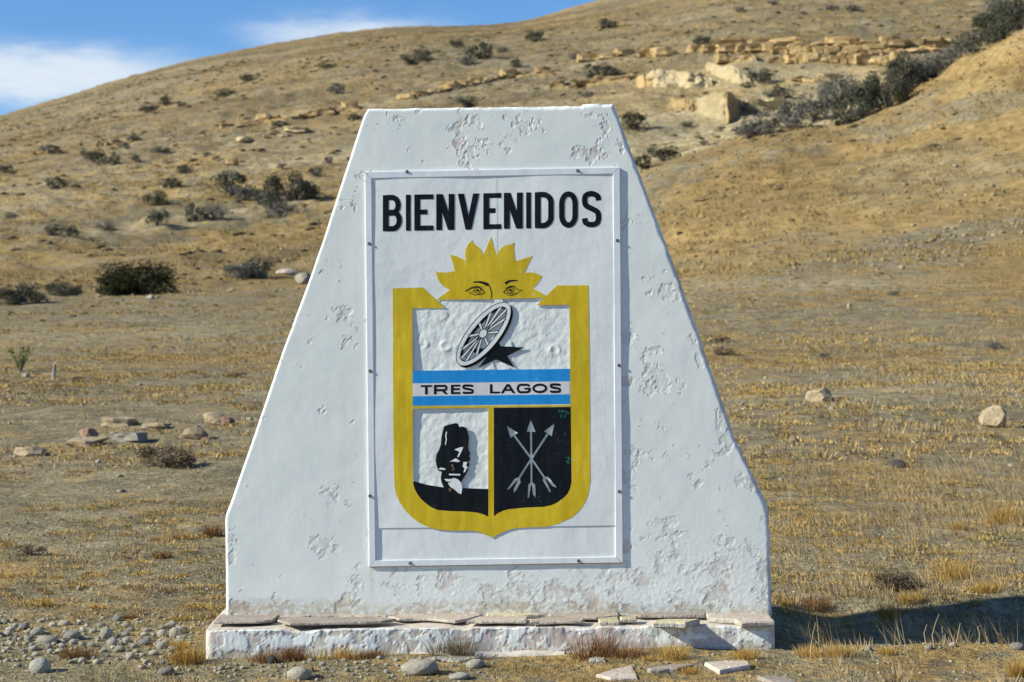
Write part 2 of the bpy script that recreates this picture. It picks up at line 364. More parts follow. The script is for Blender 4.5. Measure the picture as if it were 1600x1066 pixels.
M = dict(
    wall=mat_wall(),
    white=mat_paint('white_sheet_paint', (0.77, 0.805, 0.78), (0.815, 0.845, 0.815), 0.42, 0.35, 0.0, 0.35),
    frame=mat_paint('white_frame_paint', (0.72, 0.75, 0.77), (0.80, 0.82, 0.83), 0.45, 0.3, 0.2, 0.2),
    yellow=mat_paint('yellow_paint', (0.60, 0.425, 0.010), (0.74, 0.545, 0.024), 0.45, 0.3, 0.5, 0.3),
    black=mat_paint('black_paint', (0.005, 0.008, 0.011), (0.010, 0.014, 0.018), 0.55, 0.12, 0.08, 0.25),
    blue=mat_paint('light_blue_paint', (0.01, 0.27, 0.68), (0.02, 0.31, 0.72), 0.45, 0.3, 0.3, 0.25),
    green=mat_paint('green_marker', (0.02, 0.18, 0.13), (0.03, 0.24, 0.17)),
    ground=mat_ground(),
    sandstone=mat_rock('pale_sandstone', ((0.383, 0.268, 0.124), (0.474, 0.342, 0.164), (0.292, 0.195, 0.084)), scale=0.9),
    cliff=mat_rock('cream_sandstone', ((0.445, 0.353, 0.191), (0.543, 0.448, 0.266), (0.356, 0.261, 0.133)), scale=0.8),
    cobble=mat_rock('grey_cobble', ((0.34, 0.325, 0.27), (0.48, 0.455, 0.38), (0.26, 0.245, 0.20)), scale=9),
    paleston=mat_rock('cream_stone', ((0.450, 0.405, 0.315), (0.558, 0.510, 0.399), (0.342, 0.299, 0.230)), scale=8),
    tanston=mat_rock('tan_stone', ((0.414, 0.318, 0.193), (0.528, 0.421, 0.271), (0.299, 0.215, 0.127)), scale=5),
    redston=mat_rock('red_stone', ((0.29, 0.175, 0.115), (0.37, 0.245, 0.165)), scale=5),
    darkston=mat_rock('dark_stone', ((0.065, 0.062, 0.06), (0.11, 0.105, 0.10)), scale=6),
    flag=mat_rock('pink_flagstone', ((0.422, 0.345, 0.275), (0.490, 0.415, 0.342), (0.403, 0.365, 0.286)), scale=6, bs=.25),
    flagy=mat_rock('yellow_flagstone', ((0.42, 0.37, 0.225), (0.50, 0.44, 0.28), (0.34, 0.30, 0.21)), scale=6, bs=.25),
    slabside=mat_rock('weathered_slab_edge', ((0.36, 0.33, 0.275), (0.50, 0.475, 0.42), (0.30, 0.25, 0.20)), scale=9, bs=.4),
    concrete=mat_rock('grey_mortar', ((0.30, 0.29, 0.245), (0.38, 0.365, 0.31), (0.25, 0.24, 0.2)), scale=12),
    grass=mat_islands('dry_grass_blades', ((0.186, 0.109, 0.048), (0.356, 0.221, 0.079), (0.474, 0.322, 0.131), (0.508, 0.402, 0.226), (0.372, 0.318, 0.198), (0.254, 0.209, 0.094)), 1.6),
    goldgrass=mat_islands('golden_grass_blades', ((0.331, 0.184, 0.038), (0.460, 0.276, 0.064), (0.552, 0.368, 0.111), (0.460, 0.331, 0.128)), 0.9),
    hillgrass=mat_islands('hill_grass_blades', ((0.100, 0.074, 0.034), (0.242, 0.169, 0.060), (0.357, 0.247, 0.086), (0.414, 0.310, 0.139), (0.228, 0.189, 0.096)), 0.25),
    lowweed=mat_islands('olive_and_brown_weeds', ((0.16, 0.085, 0.04), (0.26, 0.17, 0.07), (0.30, 0.26, 0.09), (0.24, 0.23, 0.10)), 6),
    redweed=mat_islands('red_brown_weed', ((0.14, 0.07, 0.03), (0.24, 0.12, 0.05), (0.30, 0.18, 0.08)), 2),
    rubble=mat_islands('pebbles', ((0.152, 0.136, 0.095), (0.264, 0.240, 0.167), (0.360, 0.328, 0.236), (0.464, 0.416, 0.289)), 3),
    hillrubble=mat_islands('hill_pebbles', ((0.143, 0.120, 0.073), (0.247, 0.208, 0.125), (0.330, 0.270, 0.152), (0.450, 0.372, 0.224)), 0.3),
    shrub=mat_islands('grey_green_leaves', ((0.060, 0.064, 0.043), (0.098, 0.101, 0.067), (0.144, 0.140, 0.096)), 0.5),
    greyshrub=mat_islands('grey_twigs', ((0.113, 0.111, 0.094), (0.173, 0.168, 0.141), (0.238, 0.227, 0.187)), 0.5),
    darkshrub=mat_islands('dark_green_leaves', ((0.022, 0.026, 0.012), (0.045, 0.048, 0.02), (0.075, 0.07, 0.03)), 0.9),
    turf=mat_islands('turf_blades', ((0.149, 0.096, 0.048), (0.251, 0.152, 0.060), (0.411, 0.254, 0.072), (0.503, 0.328, 0.096), (0.525, 0.378, 0.156), (0.377, 0.305, 0.096), (0.274, 0.169, 0.072)), 1.1, tone=True),
    cushion=mat_islands('cushion_leaves', ((0.09, 0.075, 0.038), (0.15, 0.12, 0.058), (0.26, 0.195, 0.085)), 0.6),
    dryshrub=mat_islands('dry_brown_twigs', ((0.12, 0.085, 0.05), (0.20, 0.15, 0.09), (0.28, 0.22, 0.14)), 0.9),
    greenplant=mat_islands('green_leaves', ((0.11, 0.14, 0.03), (0.20, 0.23, 0.06), (0.28, 0.30, 0.10)), 2),
    twig=mat_plain('grey_bark', (0.20, 0.175, 0.145)),
    post=mat_plain('weathered_wood', (0.30, 0.27, 0.22)),
    bolt=mat_plain('rusty_bolt_steel', (0.22, 0.20, 0.18), 0.5, 0.6),
    rust=mat_plain('rust_edge', (0.17, 0.10, 0.055)),
)

# ------------------------------------------------------------------ ground and hillside
def build_terrain():
    c_front = (np.arange(-340, 1945, 6.0) - 800) / FPX
    az_front = np.arctan(c_front)
    lo = np.linspace(-math.pi, az_front[0], 60)[:-1]; hi = np.linspace(az_front[-1], math.pi, 60)[1:]
    az = np.concatenate([lo, az_front, hi])
    r1 = [1.0]
    while r1[-1] < 64: r1.append(r1[-1] * (1.012 if r1[-1] > 7 else 1.08))
    ksplit = len(r1) - 1
    r2 = list(np.arange(r1[-1] + 0.55, 290, 0.75)) + [300, 315, 335, 360, 400, 500, 700, 1000, 1500, 2200]
    r = np.array(r1 + r2)
    A, Rr = np.meshgrid(az, r)
    # distances along the view axis inside the fan, radial elsewhere
    X = CAM[0] + Rr * np.sin(A); Yw = CAM[1] + Rr * np.cos(A)
    Z = H(X, Yw)
    Z = Z - sstep(300, 700, Rr) * Z * 0.9
    Yd = Yw - CAM[1]; u = np.where(Yd > 1, X / np.maximum(Yd, 1), np.sign(X) * 0.5) * FPX + 800
    # where which ground cover grows
    row = 447 - (Z - 1.7) / np.maximum(Yd, 1) * FPX - (u - 800) * 0.0105
    gold = sstep(980, 1120, u) * sstep(46, 60, Rr) * (1 - sstep(108, 116, Rr)) * 0.36
    gold += 0.45 * sstep(70, 85, Rr) * (1 - sstep(95, 125, Rr)) * (1 - sstep(700, 900, u))
    gold += 0.55 * (sstep(.42, .58, fbm((Z - 0.22 * X) * 0.75, X * 0.03, 3, 78)) - .5) * sstep(1000, 1120, u) * sstep(50, 65, Rr) * (1 - sstep(108, 116, Rr))
    gold += (fbm(X / 25, Yw / 25, 3, 77) - 0.5) * 0.6 + 0.1 * sstep(15, 45, Rr)
    track = np.exp(-((row - (447 - (u - 1000) * 0.012)) / 12.0) ** 2) * sstep(960, 1040, u) * (1 - sstep(1350, 1600, u)) * 0.8
    track += np.exp(-((row - 522 + (u - 200) * 0.05) / 12) ** 2) * (1 - sstep(300, 420, u)) * 0.5
    track += np.exp(-((row - 610 + (u - 1200) * 0.02) / 22) ** 2) * sstep(1000, 1100, u) * 0.35
    outc = sstep(112, 122, Rr) * (1 - sstep(168, 182, Rr)) * sstep(560, 1000, u) * (0.35 + 0.6 * sstep(900, 1020, u)) * (1 - 0.6 * sstep(150, 160, Rr))
    band = np.exp(-((Rr - 150 - 12 * (fbm(u / 160, u * 0, 2, 5) - 0.5)) / 5) ** 2) * sstep(330, 420, u) * 0.5
    st = fbm(X * 0.03 + 7, (Z - 0.13 * X) * 0.8, 4, 91, 0.6) * 0.65 + fbm(X * 0.1, (Z - 0.13 * X) * 2.6, 3, 95, 0.6) * 0.35
    strata = 0.5 + (sstep(0.36, 0.64, st) - 0.5) * sstep(60, 90, Rr)
    stony = 0.75 * sstep(140, 185, Rr) * (1 - sstep(950, 1150, u)) + 0.45 * sstep(185, 215, Rr) * sstep(950, 1150, u)
    for bu, bv, bw in (([330, 450, 560, 700, 860, 1000], [210, 185, 168, 140, 117, 86], 5.5), ([355, 420, 475], [228, 219, 205], 4.5), ([620, 700, 800], [158, 140, 126], 5), ([860, 985], [137, 126], 5)):
        band = band + np.exp(-((row - np.interp(u, bu, bv)) / bw) ** 2) * (u > bu[0] - 10) * (u < bu[-1] + 10) * sstep(95, 125, Rr) * (0.3 + sstep(.35, .6, fbm(u / 22, row / 9, 3, 71)))
    pale = np.clip(track + outc + band, 0, 1)
    grav = np.clip((1 - sstep(14, 40, Rr)) * 0.8 + 0.1 + 0.15 * sstep(100, 150, Rr) + sstep(0.55, 0.7, fbm(X / 9, Yw / 9, 3, 41)) * 0.6, 0, 1)
    nr, nc = X.shape
    V = np.stack([X, Yw, Z], -1).reshape(-1, 3)
    idx = np.arange(nr * nc).reshape(nr, nc)
    def part(k0, k1, name):
        sub = idx[k0:k1 + 1]; off = sub[0, 0]; s = sub - off
        f = np.stack([s[:-1, :-1], s[:-1, 1:], s[1:, 1:], s[1:, :-1]], -1).reshape(-1, 4)[:, ::-1]
        sl = slice(off, sub[-1, -1] + 1)
        me = array_mesh(name, V[sl], f)
        fattr(me, 'gold', gold.reshape(-1)[sl]); fattr(me, 'pale', pale.reshape(-1)[sl]); fattr(me, 'gravel', grav.reshape(-1)[sl]); fattr(me, 'strata', strata.reshape(-1)[sl]); fattr(me, 'stony', stony.reshape(-1)[sl])
        o = link_mesh(name, me, M['ground'], smooth=True); tag(o, kind='structure'); return o
    part(0, ksplit, 'ground'); part(ksplit, nr - 1, 'hillside')
build_terrain()

# ------------------------------------------------------------------ the monument wall
def px_pts(pts, y=0.0): return np.array([face(u, v, y) for u, v in pts])
LEFT = px_pts([(353, 966), (352.5, 880), (351.5, 812), (353.5, 801), (359, 788), (377, 736), (398, 676), (443, 543), (482.5, 437.5), (505, 372), (548, 240), (568, 179), (575, 168)])
RIGHT = px_pts([(1207, 966), (1205, 900), (1202, 806), (1199, 792), (1193, 778), (1149, 686), (1109, 573), (1058, 428), (1010, 300), (990, 247), (962, 172), (956, 160)])
ZB = 0.10
def z_top(x):
    a = face(570, 170.5); b = face(945, 164.5); c = face(958, 163.5)
    zt = a[1] + (x - a[0]) / (b[0] - a[0]) * (b[1] - a[1])
    zt = zt + 0.010 * sstep(*[face(u, 0)[0] for u in (906, 912)], x) * (1 - 0.6 * sstep(*[face(u, 0)[0] for u in (932, 940)], x))
    return zt + 0.006 * (fbm(x * 25, x * 0, 3, 5) - 0.5)

mon = empty('monument', (face(778, 958)[0], 0.25, 0.0), 'white painted trapezoid masonry monument with peeling paint on a low plinth', 'monument')
MB0 = Vector(mon.location)

def peel_fields(X, Z):
    """paint loss on the front: mask (0..1), bare colour amount, dirt, and outward relief in metres; X, Z in metres on the face"""
    U = X / (9 / FPX) + 800; V = 447 - (Z - 1.7) / (9 / FPX) - (U - 800) * 0.0105     # where on the wall, in photo pixels
    w = np.full_like(X, -0.175)
    def blob(u, v, su, sv, k):
        nonlocal w
        w = np.maximum(w, -0.175 + k * np.exp(-(((U - u) / su) ** 2 + ((V - v) / sv) ** 2)))
    for b in ((795, 232, 60, 26, .24), (710, 225, 40, 30, .19), (645, 215, 10, 22, .26), (620, 190, 40, 22, .16), (720, 185, 60, 22, .17), (820, 185, 25, 25, .17), (765, 178, 24, 10, .24),
              (878, 170, 12, 8, .26), (917, 178, 22, 14, .26), (950, 200, 18, 26, .20), (925, 240, 60, 18, .16), (975, 240, 14, 40, .21), (700, 258, 120, 8, .15),
              (1000, 330, 12, 60, .16), (1040, 425, 30, 10, .20), (1038, 460, 20, 22, .17), (1083, 520, 14, 45, .23), (1092, 560, 12, 26, .24), (1036, 600, 16, 28, .25), (1010, 640, 12, 22, .16),
              (1125, 640, 16, 50, .20), (1140, 690, 16, 26, .22), (1160, 750, 30, 40, .20), (1070, 750, 45, 20, .20), (1110, 760, 60, 24, .20), (1130, 830, 70, 50, .17),
              (1060, 830, 30, 26, .16), (1180, 880, 30, 60, .21), (1100, 890, 80, 40, .19), (995, 770, 10, 30, .16), (1020, 560, 60, 260, .115), (1190, 760, 14, 30, .22),
              (537, 468, 22, 36, .21), (498, 850, 26, 20, .22), (470, 560, 30, 80, .09), (555, 330, 30, 60, .10), (510, 335, 24, 5, .15), (440, 560, 16, 22, .16), (575, 300, 8, 20, .2), (545, 780, 60, 60, .10),
              (600, 925, 70, 26, .22), (680, 915, 90, 30, .23), (760, 920, 60, 40, .21), (850, 915, 90, 34, .25), (960, 925, 80, 36, .25), (1010, 920, 22, 24, .27), (1080, 935, 90, 26, .24), (1170, 930, 40, 30, .22),
              (425, 948, 16, 14, .26), (385, 952, 18, 14, .26), (365, 950, 16, 14, .22), (530, 940, 60, 16, .24), (470, 945, 50, 10, .20), (780, 948, 460, 10, .235),
              (358, 880, 8, 60, .15), (700, 900, 300, 14, .12)):
        blob(*b)
    n = fbm(X * 9, Z * 9, 5, 101, 0.6)
    n2 = fbm(X * 26, Z * 26, 4, 131, 0.6)
    n3 = fbm(X * 75, Z * 75, 3, 151, 0.6)
    s = n * 0.64 + n2 * 0.36 + n3 * 0.14 - 0.115 + w - 0.50
    mask = sstep(0.0, 0.016, s)
    lift = np.exp(-((s + 0.010) / 0.014) ** 2) * (vnoise(X * 11, Z * 11, 77) > 0.42)
    deep = sstep(0.02, 0.07, s)
    tint = sstep(0.46, 0.62, fbm(X * 7, Z * 7, 3, 171)) * 0.85 + 0.10
    tint = tint * (0.45 + 0.55 * sstep(870, 930, V) + 0.55 * (1 - sstep(230, 260, V)))
    low = sstep(980, 1030, U) * sstep(800, 900, V) + sstep(885, 930, V) * sstep(560, 640, U)
    streak = np.exp(-((U - 577) / 3.0) ** 2) * sstep(884, 890, V) * (1 - sstep(905, 950, V)) * 0.45 + np.exp(-((U - 905) / 3.5) ** 2) * sstep(880, 886, V) * (1 - sstep(895, 930, V)) * 0.3
    under = sstep(478, 486, V) * (1 - sstep(560, 800, V)) * 0
    chip = np.clip(0.8 * mask * (0.08 + tint * (0.35 + 0.65 * deep)), 0, 1)
    dirt = np.clip(sstep(932, 958, V + 18 * (fbm(X * 6, Z * 6, 3, 55) - 0.5)) * 0.75 + mask * sstep(900, 955, V) * 0.35 + streak + 0.10 * np.clip(low, 0, 1) * n3, 0, 1)
    out = 0.0005 * lift - mask * (0.0005 + 0.0008 * deep) + np.clip(low, 0, 1) * ((n3 - 0.5) * 0.0016 + (n2 - .5) * .0010) + mask * (fbm(X * 60, Z * 60, 3, 191) - 0.5) * 0.0016
    # long cracks
    def crack(pts, wd=0.9):
        d = np.full_like(X, 99.0)
        for (a0, b0), (a1, b1) in zip(pts[:-1], pts[1:]):
            L2 = (a1 - a0) ** 2 + (b1 - b0) ** 2; t = np.clip(((U - a0) * (a1 - a0) + (V - b0) * (b1 - b0)) / L2, 0, 1)
            d = np.minimum(d, np.hypot(U - a0 - t * (a1 - a0) + 16 * (n2 - .5) + 22 * (n - .5), V - b0 - t * (b1 - b0)))
        return np.exp(-(d / wd) ** 2)
    cr = crack([(722, 168), (726, 190), (722, 210)], 1.0) + crack([(905, 890), (892, 915), (886, 955)], 1.0) + crack([(516, 337), (545, 326), (556, 323)], .8) \
        + crack([(1000, 916), (1012, 938)], 1.6) + crack([(990, 350), (1040, 345), (1062, 352)], .7)
    s = np.maximum(s, cr * 0.034 - 0.022 + (n3 - .5) * .02)
    rough = ((U > 640) & (U < 895) & (V > 465) & (V < 770)).astype(float)
    out = out + rough * ((fbm(X * 34, Z * 34, 4, 211) - 0.5) * 0.0036)
    for (pu, pv) in ((660, 538), (867, 548), (696, 541)):
        d = np.hypot(U - pu, V - pv); out = out + 0.0035 * np.exp(-((d - 7) / 3.0) ** 2) * vnoise(X * 40, Z * 40, 8)
    out = out + (fbm(X * 3.2, Z * 3.2, 3, 231) - 0.5) * 0.003 * (1 - 0.6 * rough) + (fbm(X * 14, Z * 14, 2, 241) - 0.5) * 0.0009
    return chip, dirt, out, s

def build_wall():
    NR, NC = 470, 510
    t = np.linspace(0, 1, NR); 
    zl = ZB + t * (face(760, 166)[1] - ZB)
    xl = np.interp(zl, LEFT[:, 1], LEFT[:, 0]); xr = np.interp(zl, RIGHT[:, 1], RIGHT[:, 0])
    k = np.array([1, 4, 8, 12, 14, 12, 8, 4, 1.0]); k /= k.sum()
    xl[4:-4] = np.convolve(xl, k, 'valid'); xr[4:-4] = np.convolve(xr, k, 'valid')
    s = np.linspace(0, 1, NC)
    X = xl[:, None] + s[None] * (xr - xl)[:, None]
    Z = ZB + t[:, None] * (z_top(X) - ZB)
    chip, dirt, out, peel = peel_fields(X, Z)
    # crumbling rounded edge
    dl = np.minimum(X - xl[:, None], xr[:, None] - X) * 0.93; dt = z_top(X) - Z
    d = np.minimum(dl, dt)
    rr = 0.010 + 0.016 * fbm(X * 16, Z * 16, 3, 301) * sstep(-0.3, 0.2, X) + 0.004 * fbm(X * 30, Z * 30, 2, 305)
    q = np.clip((rr - d) / rr, 0, 1); edge = rr * (1 - np.sqrt(np.maximum(0, 1 - q * q)))
    corner = np.hypot(np.minimum(X - xl[:, None], 0.06) - 0.06, np.minimum(dt, 0.06) - 0.06)
    Yf = -out + edge
    chip = np.clip(chip + 0.7 * sstep(0.3, 0.8, q) * sstep(0.45, 0.6, fbm(X * 14, Z * 14, 3, 333)), 0, 1)
    base = np.array(MB0)
    V = [np.stack([X, Yf, Z], -1).reshape(-1, 3)]
    idx = np.arange(NR * NC).reshape(NR, NC)
    faces = [np.stack([idx[:-1, :-1], idx[:-1, 1:], idx[1:, 1:], idx[1:, :-1]], -1).reshape(-1, 4)]
    loop = np.concatenate([idx[0, :], idx[1:, -1], idx[-1, -2::-1], idx[-2:0:-1, 0]])
    P = V[0][loop]; n = len(loop); cnt = NR * NC; prev = loop
    chips = [chip.ravel()]; dirts = [dirt.ravel()]
    depth = [0.03, 0.06, 0.10, 0.15, 0.20, 0.26, 0.32, 0.36]
    for dd in depth:
        Q = P.copy(); Q[:, 1] = dd
        j = (fbm(P[:, 0] * 9 + P[:, 2] * 7, np.full(n, dd * 9.0), 3, 401) - 0.5) * 0.008
        Q[:, 0] += j * np.sign(P[:, 0]); Q[:, 2] += np.where(P[:, 2] > ZB + 0.02, j, 0)
        new = np.arange(cnt, cnt + n); cnt += n; V.append(Q)
        faces.append(np.stack([prev, new, np.roll(new, -1), np.roll(prev, -1)], -1)); prev = new
        chips.append(sstep(0.56, 0.62, fbm(P[:, 0] * 8 + P[:, 2] * 6, np.full(n, dd * 8.0), 3, 402)) * 0.8); dirts.append(np.zeros(n))
    # back: mirrored coarse grid closed with a fan of quads between opposite border vertices
    cen = np.array([[P[:, 0].mean(), depth[-1], P[:, 2].mean()]]); V.append(cen); chips.append([0]); dirts.append([0])
    nx = np.roll(prev, -1); cc = np.full(n, cnt)
    fan = np.stack([prev, cc, nx], -1)
    V = np.concatenate(V) - base
    F4 = np.concatenate(faces); tris = np.concatenate([F4[:, [0, 1, 2]], F4[:, [0, 2, 3]], fan])
    me = array_mesh('wall', V, tris)
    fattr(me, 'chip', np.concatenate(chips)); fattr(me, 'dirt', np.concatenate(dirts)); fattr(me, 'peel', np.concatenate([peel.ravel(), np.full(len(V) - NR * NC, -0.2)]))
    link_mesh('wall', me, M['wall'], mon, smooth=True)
build_wall()

# ---- plinth under the wall
def build_plinth():
    x0 = face(320, 1000, -0.28)[0]; x1 = face(1212, 1000, -0.28)[0]
    nx, nz = 620, 34
    top = 0.118
    xs = np.linspace(x0, x1, nx); zs = np.linspace(-0.10, top, nz)
    X, Z = np.meshgrid(xs, zs)
    n = fbm(X * 10, Z * 16, 4, 501, 0.6); n2 = fbm(X * 30, Z * 30, 4, 511, 0.6)
    s = n * 0.7 + n2 * 0.35 - 0.525 + 0.06 * sstep(-0.3, 0.4, X)
    mask = sstep(0, 0.03, s)
    rag = 0.016 * sstep(0.4, 0.8, fbm(X * 7, X * 0, 4, 521))            # broken upper arris
    tt = sstep(0.03, 0.118, Z)
    Zd = Z - rag * tt
    Yf = -0.28 - 0.002 + mask * 0.0018 + (n - 0.5) * 0.003 + (fbm(X * 70, Z * 26, 3, 531) - .5) * 0.0026 + rag * tt * 0.5
    d = np.minimum(X - x0, x1 - X); q = np.clip((0.03 - d) / 0.03, 0, 1); Yf += 0.03 * (1 - np.sqrt(1 - q * q * 0.999))
    chip = np.clip(mask * 0.6 + sstep(0.05, 0.12, s) * 0.3, 0, 1); dirt = np.clip((1 - sstep(0.0, 0.05, Z)) * 0.6 + mask * 0.45 * sstep(.42, .6, n2), 0, 1)
    base = np.array(MB0)
    rows = [np.stack([X, Yf, Zd], -1)]
    last = rows[0][-1]
    ys = np.array([-0.255, -0.2, -0.14, -0.07, 0.0, 0.2, 0.42])
    topg = np.stack([np.stack([xs, np.full(nx, yy), top - 0.004 + 0.012 * (fbm(xs * 12, xs * 0 + yy * 12, 3, 541) - .5)], -1) for yy in ys])
    backg = np.stack([np.stack([xs, np.full(nx, 0.42), np.full(nx, -0.1)], -1)])
    G = np.concatenate([rows[0], topg, backg]); nr = G.shape[0]
    idx = np.arange(nr * nx).reshape(nr, nx)
    f = np.stack([idx[:-1, :-1], idx[:-1, 1:], idx[1:, 1:], idx[1:, :-1]], -1).reshape(-1, 4)
    tris = np.concatenate([f[:, [0, 1, 2]], f[:, [0, 2, 3]]])
    # end caps as fans
    V = G.reshape(-1, 3); extra = []; cnt = len(V); tl = []
    for c in (0, nx - 1):
        ring = idx[:, c]; ctr = V[ring].mean(0); extra.append(ctr)
        a = ring; bb = np.roll(ring, -1); tl.append(np.stack([a, bb, np.full(len(a), cnt)], -1)); cnt += 1
    V = np.concatenate([V, np.array(extra)]) - base; tris = np.concatenate([tris] + tl)
    ch = np.concatenate([chip.ravel(), np.full((nr - nz) * nx, 0.9), [0.3, 0.3]]); di = np.concatenate([dirt.ravel(), np.full((nr - nz) * nx, 0.7), [0.4, 0.4]])
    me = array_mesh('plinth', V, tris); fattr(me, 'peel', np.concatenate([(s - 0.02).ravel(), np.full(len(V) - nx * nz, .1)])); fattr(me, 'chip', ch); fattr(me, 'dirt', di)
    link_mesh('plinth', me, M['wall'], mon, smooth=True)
    # low footing strip showing at the middle
    a = face(640, 1022, -0.31)[0]; b = face(882, 1022, -0.31)[0]
    xs = np.linspace(a, b, 60); prof = [(-0.30, -0.08), (-0.312, -0.08), (-0.312, -0.012), (-0.305, -0.003), (-0.27, 0.006)]
    G = np.stack([np.stack([xs, yy + 0.010 * (fbm(xs * 9, xs * 0 + k, 3, 551) - .5), zz + 0.022 * (fbm(xs * 12, xs * 0 + k, 3, 561) - .5)], -1) for k, (yy, zz) in enumerate(prof)])
    idx = np.arange(G.shape[0] * 60).reshape(-1, 60)
    f = np.stack([idx[:-1, :-1], idx[:-1, 1:], idx[1:, 1:], idx[1:, :-1]], -1).reshape(-1, 4)
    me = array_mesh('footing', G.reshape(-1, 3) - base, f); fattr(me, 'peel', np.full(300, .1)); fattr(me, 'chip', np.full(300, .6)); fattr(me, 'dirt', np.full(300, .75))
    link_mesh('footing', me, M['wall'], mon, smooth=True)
build_plinth()

def slab_mesh(name, poly, z, thick, tilt=(0, 0), jit=0.006, seed=0):
    """irregular broken stone slab: rough outline, bevelled rim; poly in world (x, y)"""
    rnd = random.Random(seed); pts = []
    for (x0, y0), (x1, y1) in zip(poly, poly[1:] + poly[:1]):
        L = math.hypot(x1 - x0, y1 - y0); k = max(1, int(L / 0.035))
        for i in range(k):
            t = i / k; j = jit if i else jit * 0.3
            pts.append((x0 + (x1 - x0) * t + rnd.uniform(-j, j), y0 + (y1 - y0) * t + rnd.uniform(-j, j) * 0.8))
    cx = sum(p[0] for p in pts) / len(pts); cy = sum(p[1] for p in pts) / len(pts)
    bm = bmesh.new(); rings = []
    for (ins, dz) in ((0.006, -thick), (0.0, -thick * 0.75), (0.0, -0.006), (0.006, 0.0)):
        ring = []
        for (x, y) in pts:
            L = max(1e-4, math.hypot(x - cx, y - cy)); q = max(0.2, 1 - ins / L)
            zz = dz + (tilt[0] * (x - cx) + tilt[1] * (y - cy)) * q + (rnd.uniform(-.002, .002) if dz < -0.004 and dz > -thick else 0)
            ring.append(bm.verts.new(((x - cx) * q, (y - cy) * q, zz)))
        rings.append(ring)
    n = len(pts)
    for a, b in zip(rings[:-1], rings[1:]):
        for i in range(n): bm.faces.new((a[i], a[(i + 1) % n], b[(i + 1) % n], b[i]))
    ftop = bm.faces.new(rings[-1]); fb = bm.faces.new(rings[0][::-1])
    bmesh.ops.triangulate(bm, faces=[ftop, fb])
    bmesh.ops.recalc_face_normals(bm, faces=bm.faces[:])
    return bm_mesh(name, bm), (cx, cy, z)

def Z4(x, y): return (300 + x / 3.333, 880 + y / 3.333)
def Z5(x, y): return (760 + x / 3.333, 880 + y / 3.333)
FLAGS = [
    ([Z4(150, 262), Z4(300, 254), Z4(440, 256), Z4(452, 268), Z4(420, 296), Z4(335, 304), Z4(112, 306)], .146, .013, 'flag', 0),
    ([Z4(468, 258), Z4(640, 254), Z4(612, 276), Z4(446, 286)], .140, .012, 'flag', 0),
    ([Z4(444, 292), Z4(505, 280), Z4(985, 280), Z4(1066, 290), Z4(990, 302), Z4(508, 316)], .150, .013, 'flag', 0),
    ([Z4(650, 254), Z4(1088, 246), Z4(1140, 260), Z4(1010, 274), Z4(626, 275)], .141, .012, 'flag', 0),
    ([Z4(1018, 278), Z4(1105, 263), Z4(1150, 256), Z4(1500, 258), Z4(1510, 268), Z4(1440, 288), Z4(1370, 300), Z4(1230, 288), Z4(1075, 290)], .143, .014, 'flag', 0),
    ([(728, 971), (748, 963), (826, 962), (822, 970)], .146, .014, 'flag', 0),
    ([Z5(225, 295), Z5(300, 282), Z5(420, 280), Z5(512, 284), Z5(500, 300), Z5(230, 305)], .146, .014, 'flag', 0),
    ([Z5(322, 262), Z5(500, 252), Z5(685, 248), Z5(690, 272), Z5(570, 283), Z5(330, 278)], .143, .014, 'flag', 0),
    ([Z5(582, 286), Z5(680, 278), Z5(692, 302), Z5(590, 303)], .142, .02, 'flagy', 0),
    ([Z5(696, 276), Z5(790, 274), Z5(785, 288), Z5(700, 290)], .150, .02, 'flagy', 0),
    ([Z5(692, 258), Z5(1140, 254), Z5(1140, 272), Z5(800, 272)], .143, .014, 'flag', 0),
    ([Z5(1146, 256), Z5(1475, 262), Z5(1500, 304), Z5(1330, 310), Z5(1290, 292), Z5(1146, 280)], .146, .024, 'flag', 0),
    ([Z5(872, 296), Z5(940, 288), Z5(1112, 288), Z5(1035, 312), Z5(870, 310)], .150, .028, 'flagy', 0),
    ([Z5(0, 256), Z5(200, 255), Z5(308, 264), Z5(200, 272), Z5(0, 273)], .142, .02, 'flagy', 0),
]
for i, (poly, z, th, mk, tl) in enumerate(FLAGS):
    z -= 0.006; w = [level(u, v, z) for u, v in poly]
    me, c = slab_mesh('flagstone', w, z, th, (random.uniform(-.006, .006), random.uniform(-.02, .02)), 0.005, 40 + i)
    o = link_mesh('flagstone', me, M[mk], mon, Vector(c) - MB0)
    me.materials.append(M['slabside'])
    for f in me.polygons:
        if abs(f.normal.z) < 0.45: f.material_index = 1
    if mk == 'flagy': o['label'] = 'yellowish flagstone'

# ------------------------------------------------------------------ the sign
YS = -0.0058                                       # plane of the metal sheet
sign = empty('welcome_sign', (face(774, 883)[0], YS, face(774, 883)[1]),
             'framed metal sign reading BIENVENIDOS and TRES LAGOS with yellow sun and shield', 'sign')
SB = Vector(sign.location)

def bow(x, z):
    u = x / (9 / FPX) + 800; v = 447 - (z - 1.7) / (9 / FPX)
    b = 0.0030 * math.exp(-(((u - 690) / 90) ** 2 + ((v - 478) / 50) ** 2)) - 0.003 * math.exp(-(((u - 655) / 90) ** 2 + ((v - 620) / 110) ** 2))
    b += -0.0018 * math.sin(u * 0.031) * math.sin(v * 0.023 + 1) - 0.002 * math.exp(-(((u - 870) / 60) ** 2 + ((v - 560) / 200) ** 2))
    return b

